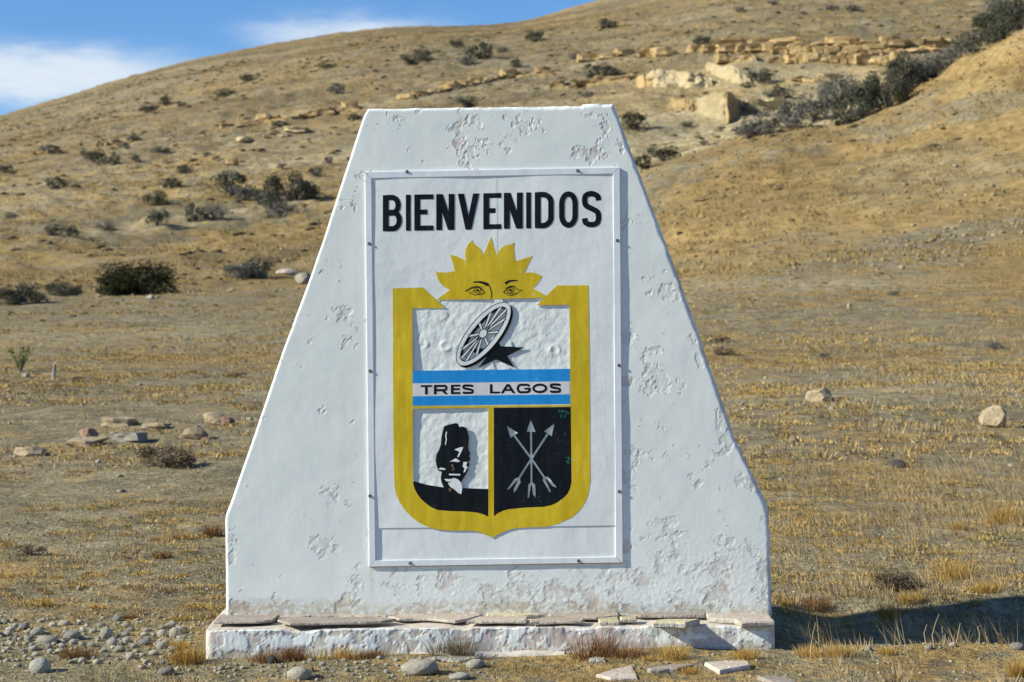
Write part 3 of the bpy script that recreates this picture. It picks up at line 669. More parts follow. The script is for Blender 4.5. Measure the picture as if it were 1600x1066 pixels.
def plate(name, loops, off, thick, mat, parent=sign, px=True, dobow=True, cells=0.08):
    """flat plate on the sign plane: loops (outer first, then holes) in photo pixels; off = how far proud of the sheet, thick = its depth"""
    lp = [[Vector((*face(u, v, YS), 0)) for u, v in L] for L in loops] if px else [[Vector((a, b, 0)) for a, b in L] for L in loops]
    tris = geometry.tessellate_polygon(lp); flat = [p for L in lp for p in L]
    bm = bmesh.new(); vf = [bm.verts.new((p.x, YS - off, p.y)) for p in flat]
    for t in tris:
        try: bm.faces.new([vf[i] for i in t])
        except ValueError: pass
    if thick > 0:
        vb = [bm.verts.new((p.x, YS - off + thick, p.y)) for p in flat]; k = 0
        for L in lp:
            n = len(L)
            for i in range(n):
                a, b = k + i, k + (i + 1) % n
                bm.faces.new((vf[a], vf[b], vb[b], vb[a]))
            k += n
    if dobow:
        xs = [p.x for p in flat]; zs = [p.y for p in flat]
        for lo, hi, ax in ((min(xs), max(xs), 0), (min(zs), max(zs), 2)):
            c = math.ceil(lo / cells) * cells
            while c < hi:
                no = (1, 0, 0) if ax == 0 else (0, 0, 1); co = (c, 0, 0) if ax == 0 else (0, 0, c)
                bmesh.ops.bisect_plane(bm, geom=bm.verts[:] + bm.edges[:] + bm.faces[:], plane_co=co, plane_no=no); c += cells
        for v in bm.verts: v.co.y += bow(v.co.x, v.co.z)
    bmesh.ops.recalc_face_normals(bm, faces=bm.faces[:])
    for f in bm.faces:
        if abs(f.normal.y) > 0.9 and f.normal.y > 0: f.normal_flip()
    off0 = SB
    for v in bm.verts: v.co -= off0
    me = bm_mesh(name, bm)
    return link_mesh(name, me, M[mat] if isinstance(mat, str) else mat, parent)

def Z1(x, y): return (560 + x / 3.331, 140 + y / 3.331)
def Z2(x, y): return (580 + x / 3.8075, 360 + y / 3.8075)
def Z3(x, y): return (580 + x / 3.5525, 600 + y / 3.5525)

INNER_L = [Z3(232, 140), Z3(232, 550), Z3(240, 580), Z3(255, 610), Z3(275, 637), Z3(300, 660), Z3(332, 684), Z3(370, 700), Z3(440, 706), Z3(520, 708), Z3(560, 711), Z3(590, 715), Z3(625, 725), Z3(650, 738)]
INNER_R = [Z3(681, 736), Z3(700, 720), Z3(730, 705), Z3(760, 696), Z3(850, 687), Z3(960, 682), Z3(1000, 673), Z3(1030, 660), Z3(1063, 637), Z3(1090, 610), Z3(1104, 580), Z3(1112, 545), Z3(1108, 128)]
OUT_SH = [Z2(127, 345), Z3(123, 300), Z3(128, 560), Z3(138, 610), Z3(160, 660), Z3(187, 700), Z3(220, 735), Z3(262, 768), Z3(310, 792), Z3(370, 808), Z3(440, 814), Z3(560, 815), Z3(595, 820), Z3(620, 829), Z3(645, 840), Z3(668, 855),
          Z3(692, 840), Z3(720, 828), Z3(755, 812), Z3(800, 801), Z3(880, 796), Z3(970, 793), Z3(1040, 775), Z3(1110, 743), Z3(1145, 715), Z3(1170, 685), Z3(1190, 650), Z3(1205, 610), Z3(1217, 540), Z3(1214, 0), Z2(1293, 327)]
UP_OPEN = [Z2(245, 464), Z2(440, 463), Z2(400, 425), Z2(412, 417), Z2(728, 411), Z2(1030, 404), Z2(1010, 420), Z2(984, 446), Z2(1179, 443), Z2(1181, 824), Z2(247, 836)]
LOW_OPEN = [Z3(234, 140), Z3(648, 134), Z3(650, 583), Z3(505, 578), Z3(400, 574), Z3(310, 560), Z3(237, 540)]

# three crossed arrows cut through the black quarter of the shield (one outline, in Z3 pixels)
def arrow_outline():
    C = np.array([889.0, 415.0])
    tips = {'u': (886, 197), 'ur': (1018, 219), 'dr': (1010, 590), 'd': (890, 636), 'dl': (772, 598), 'ul': (752, 231)}
    order = ['u', 'ur', 'dr', 'd', 'dl', 'ul']; wS = 5.5
    arms = []
    for k in order:
        t = np.array(tips[k], float); L = np.linalg.norm(t - C); d = (t - C) / L; nrm = np.array([-d[1], d[0]])   # nrm: clockwise side on screen
        arms.append((k, d, nrm, L))
    out = []
    for i, (k, d, nrm, L) in enumerate(arms):
        _, dp, np_, _ = arms[i - 1]
        # inner corner between the previous arm's clockwise side and this arm's other side
        A = np.array([dp, -d]).T; rhs = (-wS * nrm) - (wS * np_)
        st = np.linalg.solve(A, rhs); out.append(C + wS * np_ + dp * st[0])
        if k in ('u', 'ur', 'ul'):
            hd = 68; prof = [(L - hd, -wS), (L - hd - 2, -25), (L, 0), (L - hd - 2, 25), (L - hd, wS)]
        else:
            prof = [(L - 90, -wS), (L - 76, -20), (L - 4, -24), (L - 20, -8), (L - 74, -3), (L - 72, 3), (L - 4, 13), (L, 22), (L - 76, 18), (L - 90, wS)]
        for a, s in prof: out.append(C + d * a + nrm * s)
    return [Z3(*p) for p in out]
ARROWS = arrow_outline()

F_OUT = [(570.5, 269), (968.3, 261.6), (973, 879.5), (577, 886)]
S_OUT = [(573, 272), (966, 265), (970, 876), (579.5, 883)]
SEAMV = 823.5
# the sheet: left and right halves lapping at the centre seam, and the strip below the lower seam
def seam_x(v): return 770 + (v - 270) * 0.0125
upL = [(573, 272), (seam_x(268), 268.5), (seam_x(411 / 3.8 + 360), Z2(728, 411)[1])]
plate('metal_sheet', [[(573, 272), (966, 265), (969.6, 821), (579, 825.5)], UP_OPEN, LOW_OPEN, ARROWS], 0, 0.003, 'white')
o = plate('metal_sheet', [[(579, 822.5), (780, 821), (969.6, 818), (970, 876), (579.5, 883)]], -0.0035, 0.003, 'white')
# lapped seam strip down the upper half
plate('seam_strip', [[(770, 269), (776, 269), (777.5, 372), (777, 400), (772, 400), (771.5, 372)]], 0.0006, 0.0006, 'white')

# frame bars with mitred ends
for a, b, wa in ((0, 1, 'top'), (1, 2, 'r'), (2, 3, 'b'), (3, 0, 'l')):
    I = [(580.4, 278.6), (958.0, 271.6), (962.0, 870.5), (586.5, 876)]
    po, qo, qi, pi_ = F_OUT[a], F_OUT[b], I[b], I[a]
    cx = sum(p[0] for p in (po, qo, qi, pi_)) / 4; cy = sum(p[1] for p in (po, qo, qi, pi_)) / 4
    # a hair shorter at each mitre so that the joint shows
    L = math.hypot(qo[0] - po[0], qo[1] - po[1]); ex, ey = (qo[0] - po[0]) / L * 0.35, (qo[1] - po[1]) / L * 0.35
    q = [(po[0] + ex, po[1] + ey), (qo[0] - ex, qo[1] - ey), (qi[0] - ex, qi[1] - ey), (pi_[0] + ex, pi_[1] + ey)]
    fb = plate('frame_bar', [q], 0.0036, 0.0094, 'frame', dobow=False)
    bv = fb.modifiers.new('bevel', 'BEVEL'); bv.width = 0.0012; bv.segments = 2
# rusty lower edge
plate('rust_line', [[(577, 885.3), (973, 878.8), (973, 880.0), (577, 886.5)]], 0.0039, 0.003, 'rust', dobow=False)

# bolts: washer and hexagonal head
def bolt_mesh():
    bm = bmesh.new()
    for (r, y0, y1, n) in ((0.0085, 0.0, -0.0012, 14), (0.0058, -0.0012, -0.0045, 6)):
        a = [bm.verts.new((r * math.cos(2 * math.pi * i / n), y0, r * math.sin(2 * math.pi * i / n))) for i in range(n)]
        b = [bm.verts.new((r * .95 * math.cos(2 * math.pi * i / n), y1, r * .95 * math.sin(2 * math.pi * i / n))) for i in range(n)]
        for i in range(n): bm.faces.new((a[i], a[(i + 1) % n], b[(i + 1) % n], b[i]))
        bm.faces.new(b)
    bmesh.ops.recalc_face_normals(bm, faces=bm.faces[:])
    return bm_mesh('bolt', bm)
bm_me = bolt_mesh()
for (u, v) in ((636, 268.5), (902.5, 267), (577, 381), (964.5, 376), (578.5, 580), (967, 571), (578, 775), (967.5, 768), (641, 880), (904, 876.5)):
    x, z = face(u, v, YS)
    o = link_mesh('bolt', bm_me, M['bolt'], sign, Vector((x, YS - 0.0036, z)) - SB); o.rotation_euler = (random.uniform(-.1, .1), random.uniform(0, 1), random.uniform(-.1, .1))

# painted shield, sun and bands
plate('shield_border', [OUT_SH + [Z2(1105, 328), Z2(984, 445), Z2(1179, 443), Z3(1108, 128)] + INNER_R[::-1][1:] + [Z3(680, 136), Z3(650, 136)] + INNER_L[::-1] + [Z2(245, 464), Z2(441, 463), Z2(308, 340)]], 0.0007, 0.0005, 'yellow')
plate('divider', [[Z3(233, 124), Z3(1107, 117), Z3(1107, 127), Z3(680, 131), Z3(680.5, 135.5), Z3(649.5, 135.7), Z3(649.5, 132.5), Z3(233, 136)]], 0.0012, 0.001, 'yellow')
SUNP = [(388, 414), (468, 353), (430, 335), (405, 305), (390, 275), (383, 242), (402, 251), (440, 250), (497, 243), (487, 200), (468, 143), (512, 156), (562, 181), (557, 150), (560, 118), (575, 85), (601, 57),
        (608, 78), (628, 92), (648, 108), (658, 125), (663, 152), (688, 98), (712, 40), (729, 92), (747, 150), (756, 125), (775, 102), (800, 88), (828, 84), (851, 72), (848, 105), (851, 130), (856, 183),
        (905, 170), (958, 153), (938, 195), (909, 256), (945, 249), (982, 256), (1018, 273), (1003, 300), (985, 325), (960, 345), (1000, 365), (1038, 388), (1029, 402), (728, 409)]
plate('sun', [[Z2(*p) for p in SUNP]], 0.0009, 0.0012, 'yellow')
plate('blue_stripe', [[Z2(247, 836), Z2(1181, 824), Z2(1181, 898), Z2(247, 910)]], 0.0011, 0.001, 'blue')
plate('blue_stripe', [[Z2(247, 987), Z2(1181, 975), Z2(1181, 1032), Z2(247, 1043)]], 0.0011, 0.001, 'blue')
band = plate('name_band', [[Z2(247, 910), Z2(1181, 898), Z2(1181, 975), Z2(247, 987)]], 0.0009, 0.001, mat_paint('band_white', (0.68, 0.67, 0.66), (0.75, 0.74, 0.73), 0.5, 0.3, 0.2))
plate('black_quarter', [[Z3(680, 136)] + INNER_R[1:] if False else [Z3(681, 133)] + INNER_R, ARROWS], 0.0008, 0.0008, 'black')
LOWB = [Z3(237, 540), Z3(310, 560), Z3(400, 574), Z3(505, 578), Z3(650, 583)] + INNER_L[::-1][0:13]
plate('black_ground', [LOWB], 0.0008, 0.0012, 'black')
HEAD = [(405, 235), (428, 227), (470, 217), (482, 222), (490, 240), (512, 238), (530, 245), (536, 270), (543, 300), (538, 340), (540, 365), (550, 390), (543, 398), (551, 420), (540, 430), (545, 452), (534, 461), (538, 478), (527, 500), (512, 525), (498, 545), (503, 575), (505, 590), (400, 590),
        (402, 570), (390, 545), (386, 520), (392, 488), (372, 482), (362, 448), (358, 425), (362, 395), (378, 362), (388, 330), (390, 295), (397, 262)]
plate('rock_silhouette', [[Z3(*p) for p in HEAD]], 0.0013, 0.0022, 'black')
for P in ([(416, 262), (421, 270), (417, 288), (420, 310), (413, 340), (409, 335), (414, 310), (411, 285)],
          [(462, 364), (492, 352), (511, 350), (503, 372), (490, 398), (482, 408), (478, 402), (490, 378), (480, 372)],
          [(435, 432), (470, 412), (495, 430), (478, 434), (456, 430)],
          [(512, 434), (534, 432), (527, 452), (534, 462), (522, 488), (512, 492), (518, 470), (508, 458)],
          [(432, 498), (495, 500), (494, 508), (432, 507)], [(372, 474), (386, 464), (412, 470), (410, 478), (388, 476)],
          [(405, 527), (440, 528), (462, 522), (482, 530), (497, 546), (506, 572), (500, 612), (482, 604), (462, 585), (440, 572), (425, 550), (448, 543), (418, 541)]):
    plate('white_mark', [[Z3(*p) for p in P]], 0.0019, 0.0003, 'white')
plate('rust_mark', [[Z3(*p) for p in ((442, 448), (456, 444), (455, 456), (464, 470), (452, 484), (446, 478), (455, 468), (446, 460))]], 0.0019, 0.0003, 'rust')
plate('rust_mark', [[Z3(*p) for p in ((428, 582), (444, 572), (447, 590), (436, 602))]], 0.0019, 0.0003, 'rust')

# ---- strokes
def ribbon(pts, w, closed=False, w1=None):
    """outline polygons (list of quads) of a line of width w (tapering to w1)"""
    P = [np.array(p, float) for p in pts]; n = len(P); L = []; Rr = []
    for i in range(n):
        a = P[i - 1] if (i > 0 or closed) else P[i]; b = P[(i + 1) % n] if (i < n - 1 or closed) else P[i]
        d0 = P[i] - a; d1 = b - P[i]
        if np.linalg.norm(d0) < 1e-9: d0 = d1
        if np.linalg.norm(d1) < 1e-9: d1 = d0
        d0 = d0 / np.linalg.norm(d0); d1 = d1 / np.linalg.norm(d1); n0 = np.array([-d0[1], d0[0]]); n1 = np.array([-d1[1], d1[0]])
        mm = n0 + n1; mm = mm / max(1e-6, np.linalg.norm(mm)); sc = 1 / max(0.5, float(mm @ n0))
        ww = w if w1 is None else w + (w1 - w) * i / max(1, n - 1)
        L.append(P[i] + mm * ww / 2 * sc); Rr.append(P[i] - mm * ww / 2 * sc)
    q = []
    for i in range(n if closed else n - 1):
        j = (i + 1) % n; q.append((L[i], L[j], Rr[j], Rr[i]))
    return q

def strokes_obj(name, polys, off, mat, parent=sign):
    """paint strokes: polygons in photo pixels; each stroke a hair above the one before so that none overlap in one plane"""
    bm = bmesh.new(); base = SB
    for k, grp in enumerate(polys):
        for P in grp:
            vs = []
            for (u, v) in P:
                x, z = face(u, v, YS); vs.append(bm.verts.new((x - base.x, YS - off - 0.00006 * k + bow(x, z) - base.y, z - base.z)))
            try: bm.faces.new(vs)
            except ValueError: pass
    bmesh.ops.remove_doubles(bm, verts=bm.verts[:], dist=1e-6)
    bmesh.ops.triangulate(bm, faces=bm.faces[:])
    bmesh.ops.recalc_face_normals(bm, faces=bm.faces[:])
    for f in bm.faces:
        if f.normal.y > 0: f.normal_flip()
    me = bm_mesh(name, bm); return link_mesh(name, me, M[mat], parent)

def arc(cx, cy, rx, ry, a0, a1, n=10):
    return [(cx + rx * math.cos(math.radians(a0 + (a1 - a0) * i / n)), cy + ry * math.sin(math.radians(a0 + (a1 - a0) * i / n))) for i in range(n + 1)]

def spline(P, n=7):
    out = []
    for i in range(len(P) - 1):
        p0 = P[max(i - 1, 0)]; p1 = P[i]; p2 = P[i + 1]; p3 = P[min(i + 2, len(P) - 1)]
        for k in range(n):
            t = k / n; out.append(tuple(0.5 * ((2 * p1[j]) + (-p0[j] + p2[j]) * t + (2 * p0[j] - 5 * p1[j] + 4 * p2[j] - p3[j]) * t * t + (-p0[j] + 3 * p1[j] - 3 * p2[j] + p3[j]) * t ** 3) for j in (0, 1)))
    return out + [P[-1]]

def glyph(ch, w, h, s, sh):
    """letter as lists of polygons in a w x h box, y up; s = stem width, sh = bar width"""
    a = s / 2; b = sh / 2; x0, x1, y0, y1 = a, w - a, b, h - b; rect = lambda l, bt, r, t: [((l, bt), (r, bt), (r, t), (l, t))]
    stem = rect(0, 0, s, h)
    bar = lambda y, r=w: rect(s * 0.6, y - b, r, y + b)
    bowl = lambda yb, yt, xr: ribbon([(s * 0.6, yt)] + [(xr - (yt - yb) / 2 * 0.8, yt)] + [(xr - (yt - yb) * 0.4 + (yt - yb) * 0.4 * math.cos(t), (yt + yb) / 2 + (yt - yb) / 2 * math.sin(t)) for t in np.linspace(math.pi / 2, -math.pi / 2, 15)][1:-1] + [(xr - (yt - yb) / 2 * 0.8, yb), (s * 0.6, yb)], (s + sh) / 2 * 0.98)
    if ch == 'I': return [rect(0, 0, w, h)]
    if ch == 'E': return [stem, bar(h - b), bar(h * .5 + b * .2, w * .94 if w > h else w * .68), bar(b)]
    if ch == 'L': return [stem, bar(b)]
    if ch == 'T': return [rect(0, h - sh, w, h), rect(w / 2 - a, 0, w / 2 + a, h - sh)]
    if ch == 'B': return [stem, bowl(h * .5, h - b, x1 - w * .06), bowl(b, h * .5 + b * .3, x1)]
    if ch == 'R': return [stem, bowl(h * .44, h - b, x1 - w * .03), [((w * .48, h * .46), (w * .48 + s * 1.15, h * .46), (w, 0), (w - s * 1.2, 0))]]
    if ch == 'D':
        rx = (w - s) * 0.62; ry = (h - sh) / 2; k = min(rx, ry)
        return [stem, ribbon([(s * .6, y1)] + [(x1 - rx, y1)] + arc(x1 - rx, y1 - k, rx, k, 90, 0)[1:] + arc(x1 - rx, y0 + k, rx, k, 0, -90) + [(s * .6, y0)], (s + sh) / 2)]
    if ch == 'O':
        rx = (w - s) / 2; k = min((h - sh) / 2, rx * 1.45)
        pts = arc(w / 2, y1 - k, rx, k, 0, 180, 16) + arc(w / 2, y0 + k, rx, k, 180, 360, 16)
        pts = [p for i, p in enumerate(pts) if math.dist(p, pts[i - 1]) > 0.05]
        return [ribbon(pts, (s + sh) / 2, True)]
    if ch == 'N': return [stem, rect(w - s, 0, w, h), [((0, h), (s * 1.1, h), (w, 0), (w - s * 1.1, 0))]]
    if ch == 'V':
        q = s * 1.05; return [[((0, h), (q, h), (w / 2 + s * .5, 0), (w / 2 - s * .5, 0))], [((w - q, h), (w, h), (w / 2 + s * .5, 0), (w / 2 - s * .5, 0))]]
    if ch == 'A':
        q = s * 1.05; return [[((w / 2 - s * .55, h), (w / 2 + s * .55, h), (q, 0), (0, 0))], [((w / 2 - s * .55, h), (w / 2 + s * .55, h), (w, 0), (w - q, 0))], rect(w * .2, h * .26, w * .8, h * .26 + sh)]
    if ch == 'S':
        P = [(x1, h * .74), (x1 - w * .06, h * .86), (w / 2, y1), (x0 + w * .06, h * .88), (x0, h * .73), (x0 + w * .08, h * .60), (w / 2, h * .515), (x1 - w * .07, h * .42), (x1, h * .28), (x1 - w * .07, h * .12), (w / 2, y0), (x0 + w * .06, h * .12), (x0, h * .25)]
        return [ribbon(spline(P), (s + sh) / 2 * 1.0)]
    if ch == 'G':
        P = [(x1 - w * .02, h * .72), (x1 - w * .1, h * .87), (w / 2, y1), (x0 + w * .12, h * .86), (x0, h * .5), (x0 + w * .12, h * .14), (w / 2, y0), (x1 - w * .1, h * .13), (x1, h * .27)]
        return [ribbon(spline(P), (s + sh) / 2), rect(w - s, h * .22, w, h * .5), rect(w * .56, h * .5 - sh * .6, w, h * .5 + sh * .4)]
    return [stem]

def put_text(items, vt, vb, s, sh, off, parent, seg_grid):
    """items: (letter, u0, u1); vt/vb: functions giving the top and bottom photo rows for a column"""
    for ch, u0, u1 in items:
        w = u1 - u0; um = (u0 + u1) / 2; T = vt(um); B = vb(um); h = B - T; slope = vt(um + 1) - vt(um)
        polys = []
        for grp in glyph(ch, w, h, s if ch != 'I' else w, sh):
            polys.append([[(u0 + p[0], B - p[1] + slope * (u0 + p[0] - um)) for p in P] for P in grp])
        strokes_obj('letter', polys, off, 'black', parent)

def z1u(x): return 560 + x / 3.331
put_text([(c, z1u(a), z1u(b)) for c, a, b in (('B', 127, 228), ('I', 247, 272), ('E', 291, 390), ('N', 405, 500), ('V', 517, 629), ('E', 650, 743), ('N', 757, 855), ('I', 873, 898), ('D', 918, 1017), ('O', 1043, 1143), ('S', 1162, 1265))],
         lambda u: 305.2 - (u - 598) * 0.0195, lambda u: 361.6 - (u - 598) * 0.0205, 9.2, 7.6, 0.0012, sign, 0)
def z2u(x): return 580 + x / 3.8075
band_letters = [(c, z2u(a), z2u(b)) for c, a, b in (('T', 295, 361), ('R', 373, 457), ('E', 474, 530), ('S', 541, 611), ('L', 706, 766), ('A', 770, 857), ('G', 864, 949), ('O', 957, 1048), ('S', 1061, 1130))]
put_text(band_letters, lambda u: 601.9 - (u - 657) * 0.0125, lambda u: 616.4 - (u - 657) * 0.0125, 4.1, 3.0, 0.0015, sign, 0)
# the letters of the place name belong to the band they are painted on
for o in [o for o in sign.children if o.name.startswith('letter')][11:]:
    o.parent = band

# eyes and brows of the sun
def z2poly(P, w, w1=None, closed=False): return ribbon([Z2(*p) for p in P], w, closed, w1)
def eye(cx, cy, lids):
    out = [z2poly(spline(P), w, w1) for P, w, w1 in lids]
    out.append(z2poly(arc(cx, cy, 19, 17, 0, 345, 18), 1.0, None, True))
    out.append([[Z2(*p) for p in arc(cx, cy, 8, 8, 0, 330, 11)]])
    return out
strokes_obj('eye', eye(632, 357, [([(557, 363), (590, 346), (630, 337), (658, 350), (673, 371)], 1.3, 1.3), ([(578, 364), (610, 382), (645, 381), (673, 371)], 1.0, 1.0), ([(585, 343), (625, 331), (660, 340)], .6, .6), ([(600, 366), (612, 358), (614, 350)], .7, .7)]), 0.0017, 'black')
strokes_obj('eye', eye(828, 356, [([(787, 369), (812, 342), (840, 334), (868, 350), (902, 361)], 1.3, 1.0), ([(787, 369), (822, 386), (862, 378), (884, 360)], 1.0, .8), ([(800, 344), (832, 330), (862, 338)], .6, .6), ([(800, 372), (840, 378), (875, 372)], .5, .5)]), 0.0017, 'black')
strokes_obj('brow', [z2poly(spline([(605, 309), (640, 307), (668, 313), (694, 325)]), 1.2, 5.2)] + [z2poly(spline([(690, 312), (706, 340), (715, 375), (714, 406)]), 1.5, 1.1)], 0.0017, 'black')
strokes_obj('brow', [z2poly(spline([(797, 317), (820, 303), (845, 299), (870, 298)]), 4.2, 1.2)], 0.0017, 'black')
# green scribbles on the black quarter
for L in ([[(1036, 152), (1046, 145), (1042, 158), (1054, 148), (1058, 160), (1064, 145), (1070, 158)], [(1072, 148), (1080, 158), (1086, 150), (1082, 165), (1096, 158), (1098, 168)], [(1054, 168), (1054, 186), (1064, 186)], [(1070, 172), (1076, 188), (1080, 172)]],
          [[(1086, 410), (1098, 404), (1094, 420), (1108, 412)], [(1082, 432), (1095, 424), (1090, 440), (1106, 434)]]):
    strokes_obj('scribble', [ribbon([Z3(*p) for p in P], 0.8) for P in L], 0.0014, 'green')

# ---- the cart wheel and the star cut from sheet metal
ang = math.radians(50.7); ca, sa = math.cos(ang), math.sin(ang)
def ell(a, b, cx, cy, n=56, t0=0.0):
    return [Z2(cx + a * math.cos(t) * ca - b * math.sin(t) * -sa * -1 if False else cx + a * math.cos(t) * ca + b * math.sin(t) * sa, cy - a * math.cos(t) * sa + b * math.sin(t) * ca) for t in [t0 + 2 * math.pi * i / n for i in range(n)]]
def ept(a, b, t, cx=668, cy=617):
    return (cx + a * math.cos(t) * ca + b * math.sin(t) * sa, cy - a * math.cos(t) * sa + b * math.sin(t) * ca)
plate('star', [[Z2(*p) for p in ((575, 704), (640, 706), (720, 700), (742, 640), (772, 690), (912, 697), (808, 748), (850, 815), (744, 768), (636, 818), (690, 752), (612, 728))]], -0.0010, 0.002, 'black')
plate('wheel_rim', [ell(233, 90, 680, 629), ell(200, 58, 676, 624)], 0.0003, 0.002, 'black')
rim = plate('wheel_rim', [ell(234, 92, 668, 617), ell(202, 62, 668, 617)], 0.0012, 0.0012, 'white')
for (a, b) in ((233, 91), (203, 63)):
    strokes_obj('rim_outline', [ribbon(ell(a, b, 668, 617), 0.9, True)], 0.0016, 'black')
hub = (665, 612)
for k in range(12):
    t = 2 * math.pi * (k + 0.35) / 12; e = np.array(ept(207, 67, t)); s0 = np.array(hub) + (e - hub) * 0.10
    dv = (e - s0) / np.linalg.norm(e - s0); nv = np.array([-dv[1], dv[0]])
    q = [s0 + nv * 6, e + nv * 8, e - nv * 8, s0 - nv * 6]
    plate('spoke', [[Z2(*p) for p in q]], 0.0007 + 0.00003 * k, 0.0012, 'white')
    strokes_obj('spoke_outline', [ribbon([Z2(*q[3]), Z2(*q[2])], 0.9), ribbon([Z2(*q[0]), Z2(*q[1])], 0.9)], 0.00115, 'black')
plate('hub', [ell(27, 21, 665, 614, 20)], 0.0019, 0.001, 'white')
strokes_obj('hub_outline', [ribbon(ell(28, 22, 665, 614, 24), 1.0, True)], 0.0021, 'black')
plate('tab', [[Z2(734, 410), Z2(778, 410), Z2(790, 436), Z2(728, 440)]], -0.0002, 0.002, 'white')
for P in ([(752, 668), (768, 654), (776, 690), (756, 690)], [(812, 692), (826, 655), (838, 692)], [(640, 790), (684, 757), (678, 782), (650, 812)], [(706, 815), (722, 782), (735, 826), (700, 828)], [(768, 829), (815, 812), (820, 826)], [(575, 775), (582, 735), (630, 700), (640, 712), (600, 770)]):
    plate('tab', [[Z2(*p) for p in P]], -0.0022, 0.002, 'white')

# ------------------------------------------------------------------ rocks
def rock_mesh(name, seed, sub=2, angular=0.5, flat=1.0):
    rnd = random.Random(seed); bm = bmesh.new(); bmesh.ops.create_icosphere(bm, subdivisions=sub, radius=0.5)
    planes = []
    for _ in range(int(4 + 9 * angular)):
        d = Vector((rnd.gauss(0, 1), rnd.gauss(0, 1), rnd.gauss(0, 1))).normalized(); planes.append((d, rnd.uniform(0.30, 0.45)))
    off = rnd.uniform(0, 100)
    for v in bm.verts:
        p = v.co.copy()
        if angular > 0:
            for d, k in planes:
                q = p.dot(d)
                if q > k: p -= d * (q - k) * min(1, angular * 1.4)
        nn = float(vnoise(np.array([p.x * 4 + off]), np.array([p.y * 4 + p.z * 5]), seed)[0]) - 0.5
        v.co = p * (1 + nn * (0.12 + 0.16 * angular)); v.co.z *= flat
    for v in bm.verts: v.co.z += 0.36 * flat
    return bm_mesh(name, bm)

def block_mesh(name, seed):
    """squarish bedded sandstone block: bevelled cube with chipped, uneven sides"""
    rnd = random.Random(seed); bm = bmesh.new(); bmesh.ops.create_cube(bm, size=1.0)
    bmesh.ops.subdivide_edges(bm, edges=bm.edges[:], cuts=3, use_grid_fill=True)
    off = rnd.uniform(0, 50); kx, ky = rnd.uniform(-.2, .2), rnd.uniform(-.2, .2)
    for v in bm.verts:
        p = v.co; r = p.length; p2 = p.copy()
        k = (abs(p.x) > .49) + (abs(p.y) > .49) + (abs(p.z) > .49)
        s = 1 - 0.07 * (k - 1) + (float(vnoise(np.array([p.x * 2.7 + off]), np.array([p.y * 2.7 + p.z * 3.3]), seed)[0]) - .5) * 0.5
        v.co = Vector((p2.x * s + kx * p2.z * .3, p2.y * s, p2.z * s)); v.co.z += 0.42
    return bm_mesh(name, bm)

ROCKS = [rock_mesh('rock', 100 + i, 2, 0.75, 0.8) for i in range(6)]
COBBLES = [rock_mesh('cobble', 200 + i, 3, 0.15, 0.72) for i in range(6)]
BLOCKS = [block_mesh('block', 300 + i) for i in range(7)]
def for_material(meshes, mat):
    out = []
    for me in meshes:
        c = me.copy(); c.materials.clear(); c.materials.append(M[mat]); out.append(c)
    return out
_mc = {}
def variants(kind, mat):
    if (kind, mat) not in _mc: _mc[(kind, mat)] = for_material({'rock': ROCKS, 'cobble': COBBLES, 'block': BLOCKS}[kind], mat)
    return _mc[(kind, mat)]

def pxsize(p): return (p[1] - CAM[1]) / FPX                      # metres per photo pixel at that distance

def stone(name, u, v, wpx, hpx, kind, mat, label, cat, group=None, rz=None, dw=0.9, seed=0, sink=0.1, p=None):
    if p is None: p = hit(u, v)
    k = pxsize(p); ms = variants(kind, mat); me = ms[seed % len(ms)]
    o = link_mesh(name, me, None, None, (p[0], p[1] + wpx * k * dw * 0.35, p[2] - hpx * k * sink), smooth=(kind == 'cobble'))
    dz = 0.72 if kind == 'cobble' else (0.8 if kind == 'rock' else 0.95)
    o.scale = (wpx * k, wpx * k * dw, hpx * k * (1 + sink) / dz); o.rotation_euler = (random.uniform(-.1, .1), random.uniform(-.1, .1), random.uniform(-.5, .5) if rz is None else rz)
    return tag(o, label, cat, group)

